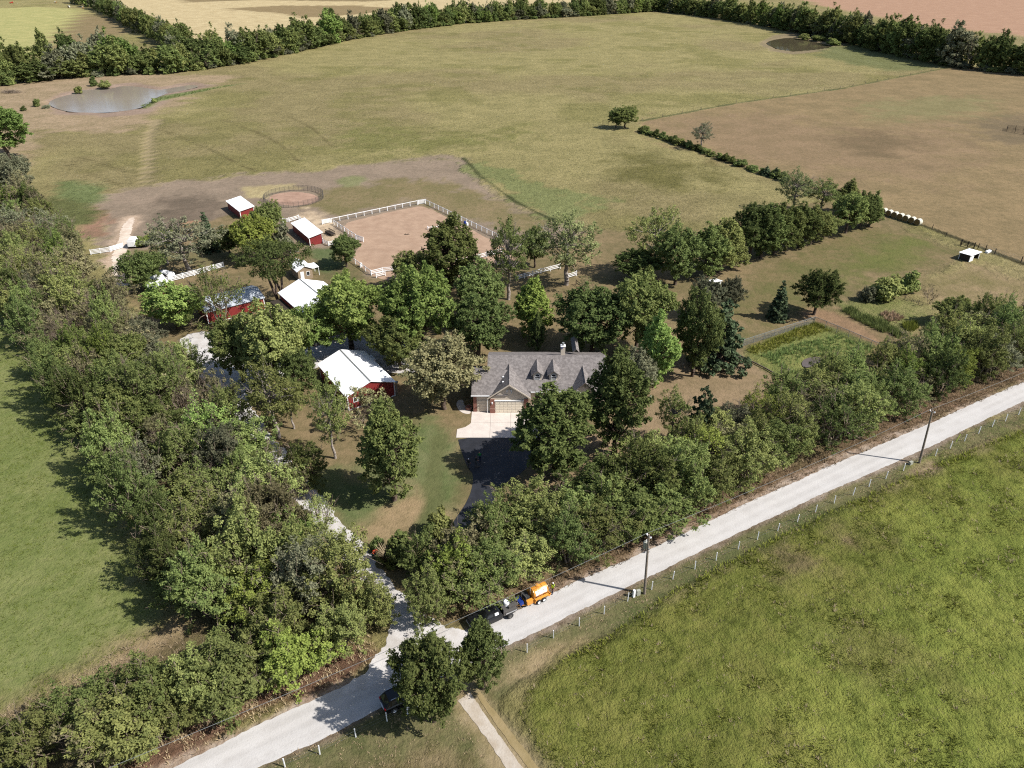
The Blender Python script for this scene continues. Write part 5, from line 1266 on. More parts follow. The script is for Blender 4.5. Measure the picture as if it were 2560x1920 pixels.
# chain-link fence round the weed plot
def chain_link(pts, label, h=1.35, bay=2.6):
    e = empty('chain_link_fence', (pts[0].x, pts[0].y, 0)); tag(e, label, 'fence'); o0 = e.location
    for a, b in zip(pts[:-1], pts[1:]):
        L = (b - a).length; n = max(1, round(L / bay)); th = math.atan2(b.y - a.y, b.x - a.x); s = L / n
        mb = MB(); m = int(s / 0.12)
        for k_ in range(-int(h / 0.12), m):
            x = k_ * 0.12
            for sg in (0, 1):
                x0, x1 = (x, x + h) if sg == 0 else (x + h, x)
                z0, z1 = 0.03, h
                if min(x0, x1) < 0 or max(x0, x1) > s:
                    def cl(xx): return min(max(xx, 0), s)
                    f0 = (cl(x0) - x0) / (x1 - x0); f1 = (cl(x1) - x0) / (x1 - x0); z0, z1 = 0.03 + (h - .03) * f0, 0.03 + (h - .03) * f1; x0, x1 = cl(x0), cl(x1)
                    if abs(x1 - x0) < .01: continue
                mb.add([(x0 - .012, 0, z0), (x0 + .012, 0, z0), (x1 + .012, 0, z1), (x1 - .012, 0, z1)], [(0, 1, 2, 3)])
        nm_ = mb.mesh('wire_netting', MAT['steel'])
        for i in range(n + 1):
            p = a.lerp(b, i / n); mobj('post', UB['steel'], e, (p.x - o0.x, p.y - o0.y, 0), (0, 0, th), (.07, .07, h + .06))
        for i in range(n):
            p = a.lerp(b, i / n); mobj('wire_netting', nm_, e, (p.x - o0.x, p.y - o0.y, 0), (0, 0, th))
            c = a.lerp(b, (i + .5) / n); mobj('top_rail', UB['steel'], e, (c.x - o0.x, c.y - o0.y, h - .02), (0, 0, th), (s, .06, .06))
    return e
chain_link([P(1857, 866), P(2033, 808)], 'chain-link fence along the lawn side of the weed plot')
chain_link([P(2035, 808), P(2120, 843), P(2205, 880)], 'chain-link fence between the weed plot and the dry path')
rail_fence('wooden_kerb', [P(1850, 892), P(1910, 922), P(1965, 953)], 'low weathered timber edging at the near side of the weed plot', 'wood_grey', rails=(.25,), h=.35, pitch=3, rh=.2, rt=.12, cat='edging')
rail_fence('yard_fence', [P(1820, 905), P(1850, 892)], 'end of the timber edging near the pine', 'wood_grey', rails=(.3,), h=.4, pitch=3, cat='edging')
# field fences
rail_fence('field_gate', [P(2402, 614), P(2434, 622)], 'dark pipe gate in the field fence above the goat shelter', 'dark_wood', rails=(.3, .6, .9, 1.2), h=1.6, pitch=1.7, pt=.18)
rail_fence('goat_fence', [P(2444, 623), P(2463, 626), P(2486, 636), P(2552, 656), P(2640, 682)], 'dark post and wire fence running right from the goat shelter', 'dark_wood', rails=(), h=1.45, pitch=6, pt=.16, wires=4)
rail_fence('stock_pen', [P(2640, 346), P(2558, 336), P(2516, 328), P(2517, 322), P(2580, 327), P(2660, 335)], 'dark pipe pen cut by the right edge of the mown field', 'dark_wood', rails=(.35, .7, 1.05, 1.4), h=1.5, pitch=3.2, rh=.07, rt=.07)
rail_fence('wire_fence', [P(2375, 168), P(2100, 222), P(1840, 258), P(1605, 303)], 'thin wire fence between the pasture and the mown field', 'wood_grey', rails=(), h=1.2, pitch=12, pt=.14)
rail_fence('wire_fence', [P(1960, 452), P(2190, 524), P(2330, 573), P(2400, 612)], 'post and wire fence below the hay bales', 'dark_wood', rails=(), h=1.25, pitch=5, pt=.12)
rail_fence('wire_fence', [P(1507, 312), P(1520, 314)], 'two leaning fence posts beside the lone round tree', 'dark_wood', rails=(), h=1.9, pitch=3, pt=.16)
rail_fence('wire_fence', [P(2262, 748), P(2330, 775), P(2395, 798), P(2440, 815)], 'low wire fence round the kitchen garden', 'wood_grey', rails=(), h=1.0, pitch=3, pt=.08)
# white post line along the road
wp = [(713, 1918), (800, 1886), (890, 1843), (968, 1803), (1020, 1780), (1318, 1631), (1384, 1595), (1448, 1565), (1510, 1535), (1569, 1503), (1629, 1474), (1682, 1448), (1737, 1423), (1790, 1401), (1845, 1373), (1893, 1349), (1944, 1327), (1993, 1305),
      (2038, 1281), (2085, 1258), (2132, 1238), (2172, 1217), (2214, 1197), (2258, 1177), (2338, 1140), (2375, 1121), (2411, 1103), (2446, 1084), (2480, 1067), (2513, 1053), (2546, 1037), (2580, 1020)]
FP = empty('roadside_fence', tuple(P(*wp[0]))); tag(FP, 'line of slim white fence posts along the lower edge of the road', 'fence')
for i, p in enumerate(wp):
    q = P(*p); mobj('post', UB['white_paint'], FP, (q.x - FP.location.x, q.y - FP.location.y, 0), (random.uniform(-.05, .05), random.uniform(-.05, .05), 0), (.085, .085, 1.25))
wm = MB()
for a, b in zip(wp[:-1], wp[1:]):
    a = P(*a); b = P(*b)
    if (b - a).length > 10: continue
    for z in (.5, .95): wm.tube((a.x, a.y, z), (b.x, b.y, z), .004, .004, 3, False)
wm.build('wire', MAT['steel'], FP, tuple(-FP.location))
rail_fence('field_gate', [P(1019, 1784), P(1045, 1770), P(1072, 1756)], 'short white three-rail fence behind the parked car', rails=(.45, .8, 1.15), h=1.35, pitch=2.2, rh=.09)
YM = MB().box(-.03, .03, -.03, .03, 0, 1.3).build('marker_post', MAT['hivis'], None, tuple(P(2390, 1105)), (0, R(35), R(40))); tag(YM, 'leaning yellow marker post beside the road fence', 'marker post')

# ================================================================== UTILITY POLES AND WIRES
def upole(base, h, label, transformer=False, lean=0.0):
    e = empty('utility_pole', tuple(base)); e.rotation_euler = (0, lean, 0); tag(e, label, 'utility pole')
    MB().tube((0, 0, 0), (0, 0, h), .16, .11, 10).build('pole', MAT['pole_wood'], e, smooth=False)
    d = Vector((math.cos(RANG), math.sin(RANG), 0)); nrm = Vector((-d.y, d.x, 0))
    for sg in (-1, 1):
        m = MB(); p = d * 0.0 + nrm * (.32 * sg); m.tube(nrm * (.1 * sg) + Vector((0, 0, h - .35)), p + Vector((0, 0, h - .25)), .025, .025, 5)
        m.lathe([(0, h - .3), (.06, h - .3), (.09, h - .22), (.05, h - .18), (.08, h - .12), (0, h - .06)], 8, 'z', tuple(p)); m.build('insulator', MAT['cap_white'], e)
    if transformer:
        c = nrm * .42
        t_ = MB(); t_.lathe([(0, h - 2.3), (.22, h - 2.3), (.24, h - 2.25), (.24, h - 1.5), (.26, h - 1.48), (.2, h - 1.38), (0, h - 1.34)], 12, 'z', tuple(c)); o = t_.build('transformer', MAT['grey_box'], e)
        b_ = MB(); b_.lathe([(0, h - 1.36), (.06, h - 1.36), (.04, h - 1.2), (.07, h - 1.15), (0, h - 1.0)], 8, 'z', (c.x + .08, c.y, 0)); b_.build('bushing', MAT['cap_white'], o)
        MB().box(-.05, .05, -.3, .1, h - 2.0, h - 1.9).build('bracket', MAT['steel'], e, rot=(0, 0, RANG))
    return e
p1b = P(1611, 1484); p2b = P(2298, 1157); RANG = math.atan2(p2b.y - p1b.y, p2b.x - p1b.x); dr = Vector((math.cos(RANG), math.sin(RANG), 0))
HP = 8.9
upole(p1b, HP, 'wooden utility pole with grey transformer beside the road, nearer the trailer', True, R(-2.4))
upole(p2b, HP, 'plain wooden utility pole farther up the road', False, R(-5.0))
p0b = p1b - dr * 52; p3b = p2b + dr * 50
def wire(a, b, sag, label):
    me = MB(); n = 24; prev = None
    for i in range(n + 1):
        f = i / n; q = a.lerp(b, f); q = Vector((q.x, q.y, q.z - 4 * sag * f * (1 - f)))
        if prev is not None: me.tube(prev, q, .017, .017, 4, False)
        prev = q
    tag(me.build('power_line', MAT['steel']), label, 'power line')
up = Vector((0, 0, HP - .1)); p1b = p1b + Vector((math.sin(R(-2.4)) * HP, 0, 0)); p2b = p2b + Vector((math.sin(R(-5.0)) * HP, 0, 0)); nr = Vector((-dr.y, dr.x, 0)) * .32
wire(p0b + up + nr, p1b + up + nr, .55, 'overhead wire running down-left from the transformer pole')
wire(p1b + up + nr, p2b + up + nr, .55, 'overhead wire strung between the two utility poles')
wire(p2b + up + nr, p3b + up + nr, .5, 'overhead wire running right from the farther utility pole')
p1b = P(1611, 1484)
q = P(1584, 1492); tag(MB().box(-.12, .12, -.12, .12, 0, 1.05).build('utility_pedestal', MAT['cap_white'], None, tuple(q), (0, 0, .4)), 'slim white utility pedestal beside the transformer pole', 'utility box')
q = P(1595, 1487); tag(MB().box(-.22, .22, -.15, .15, 0, .75).build('utility_pedestal', MAT['grey_box'], None, tuple(q), (0, 0, .4)), 'squat grey utility box beside the transformer pole', 'utility box')
q = P(2276, 1161); tag(MB().box(-.28, .28, -.16, .16, 0, .5).build('utility_pedestal', MAT['grey_box'], None, tuple(q), (0, 0, .5)), 'low grey box at the foot of the farther pole', 'utility box')

# ================================================================== HAY BALES
def bale_mesh():
    r = random.Random(3); mb = MB(); prof = [(0, -.62), (.78, -.62), (.86, -.55), (.88, 0), (.86, .55), (.78, .62), (0, .62)]
    mb.lathe(prof, 22, 'y', (0, 0, .86)); mb.v = [(x + r.uniform(-.02, .02), y + r.uniform(-.02, .02), max(0.0, z + r.uniform(-.02, .02))) for x, y, z in mb.v]
    t = NT('wrapped_hay'); c = t.objco(); n = t.noise(3, 4, .7, c)
    m = t.base(t.mix(t.ramp(n, .3, .7), lin(196, 188, 160), lin(235, 232, 218)), .7, .2); t.bump(t.noise(9, 3, .6, c), .03)
    t2 = NT('hay_face'); c2 = t2.objco(); m2 = t2.base(t2.mix(t2.ramp(t2.noise(5, 4, .7, c2), .3, .7), lin(120, 96, 60), lin(165, 140, 92)), .95, .05)
    me = mb.mesh('bale', m, m2)
    for p in me.polygons:
        if abs(p.normal.y) > .8: p.material_index = 1
    return me
bm_ = bale_mesh()
bp = [Vector((100.2 + .84 * i + 0.0, 192.9 - 1.47 * i, 0)) for i in range(8)]
for i, p in enumerate(bp):
    o = mobj('hay_bale', bm_, None, p, (0, random.uniform(0, 6.28), R(33) + random.uniform(-.04, .04)))
    o.rotation_euler = (0, 0, R(-60) + random.uniform(-.04, .04))
    tag(o, 'round pale hay bale, %s from the plantation in the row of eight' % ordw(i + 1), 'hay bale', 'row of round hay bales')
for (x, y, lb) in ((173, 20, 'far hay bale nearest the tree row in the northwest hay field'), (140, 8, 'far hay bale up against the top edge tree shade'), (208, 22, 'far hay bale in front of the tree row shadow')):
    p = P(x, y); o = mobj('hay_bale', bm_, None, p, (0, 0, random.random() * 3), (1.5, 1.5, 1.5)); tag(o, lb, 'hay bale')

# ================================================================== VEHICLES
def loft(secs, cap=True):
    """secs: list of rings (lists of xyz) with equal counts"""
    mb = MB(); n = len(secs[0]); vs = [p for s in secs for p in s]; fs = []
    for i in range(len(secs) - 1):
        for j in range(n): fs.append((i * n + j, i * n + (j + 1) % n, (i + 1) * n + (j + 1) % n, (i + 1) * n + j))
    if cap: fs += [tuple(range(n))[::-1], tuple(range((len(secs) - 1) * n, len(secs) * n))]
    return mb.add(vs, fs)
def body_ring(x, zb, zm, zt, hb, hm, ht):
    """closed section of a car body: sill, belt line, top edge (rounded)"""
    return [(x, -hb, zb), (x, -hm, zm), (x, -hm * .995, (zm + zt) / 2), (x, -ht, zt), (x, 0, zt + .03), (x, ht, zt), (x, hm * .995, (zm + zt) / 2), (x, hm, zm), (x, hb, zb), (x, 0, zb)]
def wheel_meshes(r, w, rimcol):
    ty = MB().lathe([(r * .58, -w / 2), (r * .9, -w / 2), (r, -w * .36), (r, w * .36), (r * .9, w / 2), (r * .58, w / 2)], 20, 'y').mesh('tyre', MAT['rubber'], smooth=True)
    rm = MB().lathe([(0, -w * .40), (r * .15, -w * .46), (r * .2, -w * .38), (r * .5, -w * .34), (r * .6, -w * .47), (r * .6, w * .47), (r * .5, w * .34), (r * .2, w * .38), (0, w * .4)], 16, 'y').mesh('rim', rimcol)
    return ty, rm
def wheel(parent, x, y, r, meshes):
    o = mobj('tyre', meshes[0], None); w = empty('wheel', (x, y, r)); w.parent = parent
    o.parent = w; mobj('rim', meshes[1], w)
def panel(name, pts, mat, parent, off=0.012):
    """thin plate through given points, pushed out along its normal"""
    a, b, c = (Vector(p) for p in pts[:3]); n = (b - a).cross(c - a).normalized()
    vs = [Vector(p) + n * off for p in pts] + [Vector(p) - n * off for p in pts]; k_ = len(pts)
    return MB().add(vs, [tuple(range(k_)), tuple(range(k_, 2 * k_))[::-1]] + [(i, k_ + i, k_ + (i + 1) % k_, (i + 1) % k_) for i in range(k_)]).build(name, mat, parent)
bk = MAT['black_paint']; gl = MAT['dark_glass']
# black flatbed pickup; local +x is the rear
tk_f = P(1183, 1572); TANG = RANG
TK = empty('flatbed_truck', (tk_f.x - .36, tk_f.y + .0, .03), TANG); TK.scale = (.9, .9, .9); tag(TK, 'black crew-cab flatbed pickup parked facing left on the road', 'truck')
rings = [body_ring(0.0, .55, .75, .95, .78, .86, .74), body_ring(.12, .45, .85, 1.08, .9, .96, .84), body_ring(.9, .42, .92, 1.18, .95, 1.0, .88), body_ring(1.55, .42, .95, 1.22, .96, 1.0, .9), body_ring(3.85, .42, .98, 1.24, .96, 1.0, .92), body_ring(3.95, .5, .98, 1.2, .94, .98, .9)]
loft(rings).build('body', bk, TK, smooth=False)
cab = [[(x, -a, z0) if i == 0 else None for i in range(1)] for x, a, z0 in ()]
rg_ = lambda x, h, zt: [(x, -.9, 1.2), (x, -h, zt), (x, 0, zt + .04), (x, h, zt), (x, .9, 1.2)]
loft([rg_(1.45, .86, 1.26), rg_(2.1, .72, 1.84), rg_(3.4, .72, 1.86), rg_(3.86, .8, 1.3)]).build('cab', bk, TK)
panel('windshield', [(1.5, -.8, 1.30), (2.05, -.66, 1.80), (2.05, .66, 1.80), (1.5, .8, 1.30)], gl, TK)
panel('rear_window', [(3.84, -.7, 1.38), (3.84, .7, 1.38), (3.46, .62, 1.8), (3.46, -.62, 1.8)], gl, TK)
for sg in (-1, 1):
    panel('side_window', [(1.82, sg * .855, 1.34), (2.72, sg * .855, 1.34), (2.72, sg * .755, 1.76), (2.15, sg * .755, 1.76)], gl, TK)
    panel('side_window', [(2.8, sg * .855, 1.34), (3.6, sg * .855, 1.34), (3.4, sg * .755, 1.76), (2.8, sg * .755, 1.76)], gl, TK)
    MB().box(1.7, 1.85, min(sg * .98, sg * 1.22), max(sg * .98, sg * 1.22), 1.25, 1.45).build('mirror', bk, TK)
    MB().box(.0, .1, min(sg * .5, sg * .8), max(sg * .5, sg * .8), .78, .95).build('headlight', MAT['chrome'], TK)
    MB().box(5.95, 6.02, min(sg * .75, sg * .95), max(sg * .75, sg * .95), .72, .86).build('tail_light', MAT['red_light'], TK)
panel('window_sticker', [(2.95, -.88, 1.36), (3.45, -.88, 1.36), (3.4, -.79, 1.72), (2.95, -.79, 1.72)], MAT['cap_white'], TK, .016)
MB().box(-.06, .0, -.88, .88, .45, .68).build('front_bumper', MAT['chrome'], TK)
MB().box(4.0, 6.0, -1.08, 1.08, .92, 1.02).build('flatbed', MAT['steel_dark'], TK)
MB().box(4.0, 4.08, -1.0, 1.0, 1.02, 1.75).build('headboard', bk, TK)
MB().box(4.12, 4.6, -.95, .95, 1.03, 1.42).build('tool_box', MAT['steel_dark'], TK)
MB().box(4.0, 6.0, -.4, .4, .55, .91).build('chassis', MAT['rubber'], TK)
for sg in (-1, 1):
    MB().box(4.3, 5.8, min(sg * 1.06, sg * 1.1), max(sg * 1.06, sg * 1.1), 1.03, 1.14).build('bed_rail', MAT['chrome'], TK)
    MB().box(4.45, 5.5, min(sg * .62, sg * 1.12), max(sg * .62, sg * 1.12), .84, .91).build('mudguard', bk, TK)
wm_ = wheel_meshes(.40, .27, MAT['steel_dark'])
for x_, y_ in ((.95, -.84), (.95, .84), (4.95, -.98), (4.95, .98), (4.95, -.68), (4.95, .68)): wheel(TK, x_, y_, .40, wm_)
WB = MB().lathe([(0, 0), (.3, 0), (.33, .1), (.33, .5), (.27, .6), (0, .62)], 14).build('white_drum', MAT['cap_white'], None); WB.location = TK.matrix_basis @ Vector((5.05, .2, 1.03)); tag(WB, 'white round drum lying on the black flatbed', 'drum')
tag(MB().box(-.5, .5, -.35, .35, 0, .28).build('equipment_case', MAT['steel_dark'], None, tuple(TK.matrix_basis @ Vector((5.6, -.1, 1.03))), (0, 0, TANG)), 'dark equipment case at the rear of the flatbed', 'case')
# orange tank trailer
TR = empty('tank_trailer', tuple(TK.matrix_basis @ Vector((6.15, 0, 0))), TANG + R(2)); TR.scale = (.85, .85, .85); bpy.context.view_layer.update(); tag(TR, 'orange tank trailer on two axles hitched behind the black truck', 'trailer')
og = MAT['orange']
fr = MB()
for sg in (-1, 1): fr.tube((0, 0, .52), (1.5, sg * .75, .52), .05, .05, 6); fr.box(1.45, 4.9, sg * .78 - .05, sg * .78 + .05, .45, .58)
for x_ in (1.5, 2.6, 3.7, 4.85): fr.box(x_ - .05, x_ + .05, -.73, .73, .46, .57)
fr.build('frame', og, TR)
tk = MB(); N = 24
tk.lathe([(0, 2.35), (.5, 2.36), (.70, 2.44), (.74, 2.5), (.76, 2.52), (.76, 4.62), (.74, 4.66), (.5, 4.74), (0, 4.76)], N, 'x', (0, 0, 1.42)); tko = tk.build('tank', og, TR, smooth=True)
for x_ in (2.52, 3.2, 3.95, 4.62):
    MB().lathe([(.755, x_ - .03), (.79, x_ - .03), (.79, x_ + .03), (.755, x_ + .03)], N, 'x', (0, 0, 1.42)).build('tank_band', og, tko)
MB().lathe([(0, 2.1), (.28, 2.1), (.3, 2.26), (.12, 2.32), (0, 2.33)], 12, 'z', (3.5, .1, 0)).build('tank_hatch', og, tko)
MB().lathe([(.755 + .004, 3.0), (.755 + .012, 3.0), (.755 + .012, 3.01), (.755 + .004, 3.01)], N, 'x', (0, 0, 1.42)).build('seam', og, tko)
# white lettering panel on the curved side: arc patch plus unreadable blue script strokes
def arc_patch(a0, a1, x0, x1, rad, mat, name, parent, n=8):
    mb = MB(); vs = []
    for i in range(n + 1):
        a = a0 + (a1 - a0) * i / n
        for x in (x0, x1): vs.append((x, -rad * math.cos(a), 1.42 + rad * math.sin(a)))
    return mb.add(vs, [(2 * i, 2 * i + 1, 2 * i + 3, 2 * i + 2) for i in range(n)]).build(name, mat, parent)
MAT['letter'] = simple('faded_lettering', lin(222, 205, 175), .6, .05)
lp = arc_patch(R(-4), R(48), 2.72, 4.45, .765, MAT['cap_white'], 'sign_panel', tko)
for i, (a0, x0, x1) in enumerate(((30, 2.95, 3.5), (30, 3.6, 4.2), (12, 2.85, 3.3), (12, 3.4, 3.75), (12, 3.85, 4.3))):
    arc_patch(R(a0), R(a0 + 6), x0, x1, .772, MAT['letter'], 'lettering', lp, 3)
for sg in (-1, 1):
    MB().prism([(2.3, .62), (2.5, 1.06), (4.45, 1.06), (4.75, .62), (4.6, .62), (4.38, .98), (2.58, .98), (2.42, .62)], 'y', min(sg * .82, sg * 1.12), max(sg * .82, sg * 1.12)).build('mudguard', og, TR)
    MB().box(2.5, 4.65, min(sg * .72, sg * .8), max(sg * .72, sg * .8), .6, .98).build('side_skirt', og, TR)
wt_ = wheel_meshes(.34, .2, MAT['cap_white'])
for x_ in (3.05, 3.85):
    for sg in (-1, 1): wheel(TR, x_, sg * .97, .34, wt_)
MB().box(1.35, 2.25, -.85, -.45, .6, 1.15).build('side_locker', og, TR)
MB().box(1.5, 2.25, .4, .8, .6, 1.2).build('engine_box', MAT['rubber'], TR)
MB().box(1.6, 2.1, -.3, .3, .6, 1.3).build('pump', MAT['rubber'], TR)
lf = MB()
for sg in (-1, 1): lf.box(1.3, 1.38, sg * .55 - .03, sg * .55 + .03, .58, 1.75)
lf.box(1.3, 1.38, -.58, .58, 1.72, 1.78); lf.build('hose_rack', MAT['steel_dark'], TR)
jk = MB().tube((.35, 0, .1), (.35, 0, 1.0), .05, .05, 8); jk.build('jack', MAT['chrome'], TR)
MB().box(-.12, .12, -.06, .06, .48, .6).build('coupler', MAT['steel_dark'], TR)
MB().box(4.9, 5.0, -.85, .85, .5, .7).build('rear_bumper', og, TR)
for sg in (-1, 1): MB().box(4.98, 5.03, sg * .75 - .1, sg * .75 + .1, .55, .66).build('tail_light', MAT['red_light'], TR)
MB().tube((2.3, 0, 1.3), (2.3, 0, 2.45), .04, .04, 6).build('vent_pipe', MAT['chrome'], TR)
CP = MB().box(-.22, .22, -.5, .5, 0, .36); CP.box(-.24, .24, -.52, .52, .36, .42); cpo = CP.build('cool_box', MAT['blue'], None, tuple(TR.matrix_basis @ Vector((.85, .1, .62))), (0, R(-12), TANG)); tag(cpo, 'blue box strapped on the trailer tongue', 'box')
# black car under the dense tree
CA_ = empty('parked_car', tuple(P(1014, 1748)), RANG); CA_.location.z = .02; tag(CA_, 'black car parked in the shade under the dense roadside tree', 'car')
rings = [body_ring(-2.3, .45, .7, .95, .72, .8, .7), body_ring(-2.15, .3, .75, 1.02, .82, .88, .78), body_ring(-1.3, .25, .8, 1.05, .86, .92, .84), body_ring(.6, .25, .8, 1.03, .86, .92, .84), body_ring(1.9, .28, .72, .92, .82, .88, .74), body_ring(2.3, .4, .62, .78, .66, .74, .6)]
loft(rings).build('body', bk, CA_)
rg2 = lambda x, h, zt, b=.84: [(x, -b, 1.0), (x, -h, zt), (x, 0, zt + .04), (x, h, zt), (x, b, 1.0)]
loft([rg2(-2.2, .78, 1.06), rg2(-1.75, .64, 1.58), rg2(-.2, .66, 1.64), rg2(.35, .66, 1.58), rg2(1.1, .78, 1.06)]).build('cabin', bk, CA_)
panel('windshield', [(1.06, -.72, 1.1), (.42, -.6, 1.54), (.42, .6, 1.54), (1.06, .72, 1.1)], gl, CA_)
panel('rear_window', [(-2.17, -.7, 1.12), (-2.17, .7, 1.12), (-1.8, .58, 1.52), (-1.8, -.58, 1.52)], gl, CA_)
for sg in (-1, 1):
    for xa, xb in ((-1.6, -.75), (-.65, .3)): panel('side_window', [(xa, sg * .815, 1.1), (xb, sg * .815, 1.1), (xb - .08, sg * .70, 1.5), (xa + .08, sg * .68, 1.5)], gl, CA_)
    MB().box(-1.6, .3, sg * .62 - .02, sg * .62 + .02, 1.66, 1.7).build('roof_rail', MAT['chrome'], CA_)
    MB().box(-2.33, -2.2, min(sg * .55, sg * .82), max(sg * .55, sg * .82), .78, .98).build('tail_light', MAT['red_light'], CA_)
    MB().box(2.1, 2.3, min(sg * .45, sg * .7), max(sg * .45, sg * .7), .6, .72).build('headlight', MAT['chrome'], CA_)
    MB().box(.75, .9, min(sg * .9, sg * 1.05), max(sg * .9, sg * 1.05), 1.02, 1.14).build('mirror', bk, CA_)
MB().box(-2.36, -2.28, -.4, .4, .55, .68).build('number_plate', MAT['cap_white'], CA_)
wc = wheel_meshes(.34, .22, MAT['chrome'])
for x_, y_ in ((-1.45, -.82), (-1.45, .82), (1.4, -.82), (1.4, .82)): wheel(CA_, x_, y_, .34, wc)
# white rounded trailer by the chalk track
def stock_trailer(base, ang, L, w, h, label):
    e = empty('horse_trailer', tuple(base), ang); tag(e, label, 'trailer')
    pr = [(-w / 2, .5), (w / 2, .5), (w / 2, h - .45), (w * .38, h - .12), (w * .2, h), (-w * .2, h), (-w * .38, h - .12), (-w / 2, h - .45)]
    sc = lambda x, k_: [(x, p[0] * k_, .5 + (p[1] - .5) * k_) for p in pr]
    loft([sc(0, 1), sc(L * .75, 1), sc(L * .9, .93), sc(L, .75)]).build('body', MAT['cap_white'], e)
    MB().box(-.05, -.005, -w * .42, w * .42, .55, h - .5).build('rear_door', MAT['white_trim'], e)
    for sg in (-1, 1):
        MB().box(.4, L * .7, min(sg * w / 2, sg * (w / 2 + .012)), max(sg * w / 2, sg * (w / 2 + .012)), 1.45, 1.75).build('side_opening', MAT['dark_wood'], e)
        MB().box(L * .25, L * .6, min(sg * w / 2, sg * (w / 2 + .25)), max(sg * w / 2, sg * (w / 2 + .25)), .78, .86).build('mudguard', MAT['steel'], e)
    ww = wheel_meshes(.33, .18, MAT['cap_white'])
    for x_ in (L * .32, L * .52):
        for sg in (-1, 1): wheel(e, x_, sg * (w / 2 + .12), .33, ww)
    MB().prism([(L - .3, -.4), (L + 1.1, -.05), (L + 1.1, .05), (L - .3, .4)], 'z', .5, .6).build('drawbar', MAT['steel_dark'], e)
    return e
stock_trailer(P(331, 622), R(100), 3.2, 1.8, 2.25, 'white rounded horse trailer parked beside the chalk track')
stock_trailer(P(432, 703), R(150), 3.4, 1.8, 2.0, 'white trailer half hidden behind the dense dark tree')
# far red farm machine and pale vehicle at the top edge
FM = empty('farm_machine', tuple(P(28, 9)), .4); tag(FM, 'tiny red farm machine in the far northwest corner', 'farm machine')
MB().box(-1.6, 1.6, -.9, .9, .7, 1.6).build('hopper', MAT['red_light'], FM); MB().box(1.2, 2.6, -.7, .7, .8, 2.4).build('cab', MAT['red_light'], FM)
wf = wheel_meshes(.7, .4, MAT['orange'])
for x_, y_ in ((-1.0, -1.0), (-1.0, 1.0), (1.8, -.9), (1.8, .9)): wheel(FM, x_, y_, .7, wf)

# ---- small things in the arena and yards
q = P(1162, 561); tag(MB().lathe([(0, 0), (.26, 0), (.3, .3), (.3, .6), (.26, .9), (0, .9)], 12).build('barrel', MAT['blue'], None, tuple(q)), 'blue barrel against the right arena fence', 'barrel')
q = P(1157, 563); tag(MB().lathe([(0, 0), (.26, 0), (.3, .3), (.3, .6), (.26, .9), (0, .9)], 12).build('barrel', MAT['cap_white'], None, (q.x + 1.2, q.y - .6, 0)), 'white barrel beside the blue one in the arena', 'barrel')
q = P(903, 667); tag(MB().lathe([(0, 0), (.26, 0), (.3, .3), (.3, .6), (.26, .9), (0, .9)], 12).build('barrel', MAT['cap_white'], None, tuple(q)), 'white barrel by the lower left arena fence', 'barrel')
q = P(1083, 572); jm = MB(); jm.box(-1.4, 1.4, -.05, .05, .45, .6); jm.box(-1.45, -1.3, -.25, .25, 0, .75); jm.box(1.3, 1.45, -.25, .25, 0, .75)
tag(jm.build('jump', MAT['white_paint'], None, tuple(q), (0, 0, R(15))), 'white practice jump inside the riding arena', 'jump')
q = P(1017, 587); bd = MB()
bd.tube((-.6, 0, .05), (.7, .1, .12), .12, .04, 6); bd.tube((.1, 0, .1), (.6, .6, .45), .06, .02, 5); bd.tube((-.2, 0, .1), (-.5, .5, .3), .05, .02, 5); tag(bd.build('driftwood', MAT['dark_wood'], None, tuple(q)), 'dark forked branch lying on the arena sand', 'branch')
q = P(826, 586); hf = MB()
for k_ in range(9):
    a = -1.6 + .4 * k_; hf.box(a - .04, a + .04, -.55, -.5, .2, 1.1); hf.box(a - .04, a + .04, .5, .55, .2, 1.1)
hf.box(-1.7, 1.7, -.6, .6, .35, .55); hf.box(-1.7, 1.7, -.58, -.48, 1.05, 1.15); hf.box(-1.7, 1.7, .48, .58, 1.05, 1.15)
for x_ in (-1.6, 1.6):
    for y_ in (-.5, .5): hf.box(x_ - .06, x_ + .06, y_ - .06, y_ + .06, 0, .4)
tag(hf.build('hay_feeder', MAT['dark_wood'], None, tuple(q), (0, 0, R(-50))), 'dark wooden hay feeder between the long red shed and arena', 'feeder')
q = P(2470, 631); tag(MB().box(-.9, .9, -.3, .3, 0, .45).build('water_trough', MAT['cap_white'], None, tuple(q), (0, 0, R(35))), 'white trough behind the goat shelter', 'trough')
q = P(1612, 992)
for i, (dx, dy) in enumerate(((0, 0), (.9, -.2))):
    tag(MB().lathe([(0, 0), (.16, 0), (.22, .3), (.18, .32), (0, .28)], 10).build('flower_pot', MAT['grey_box'], None, (q.x + dx, q.y + dy, 0)), ('left' if i == 0 else 'right') + ' small pale pot on the lawn right of the house', 'pot')
q = P(1441, 1143); tag(MB().box(-.25, .25, -.2, .2, 0, .3).build('electric_box', MAT['cap_white'], None, tuple(q)), 'small white box at the foot of the house tree', 'box')

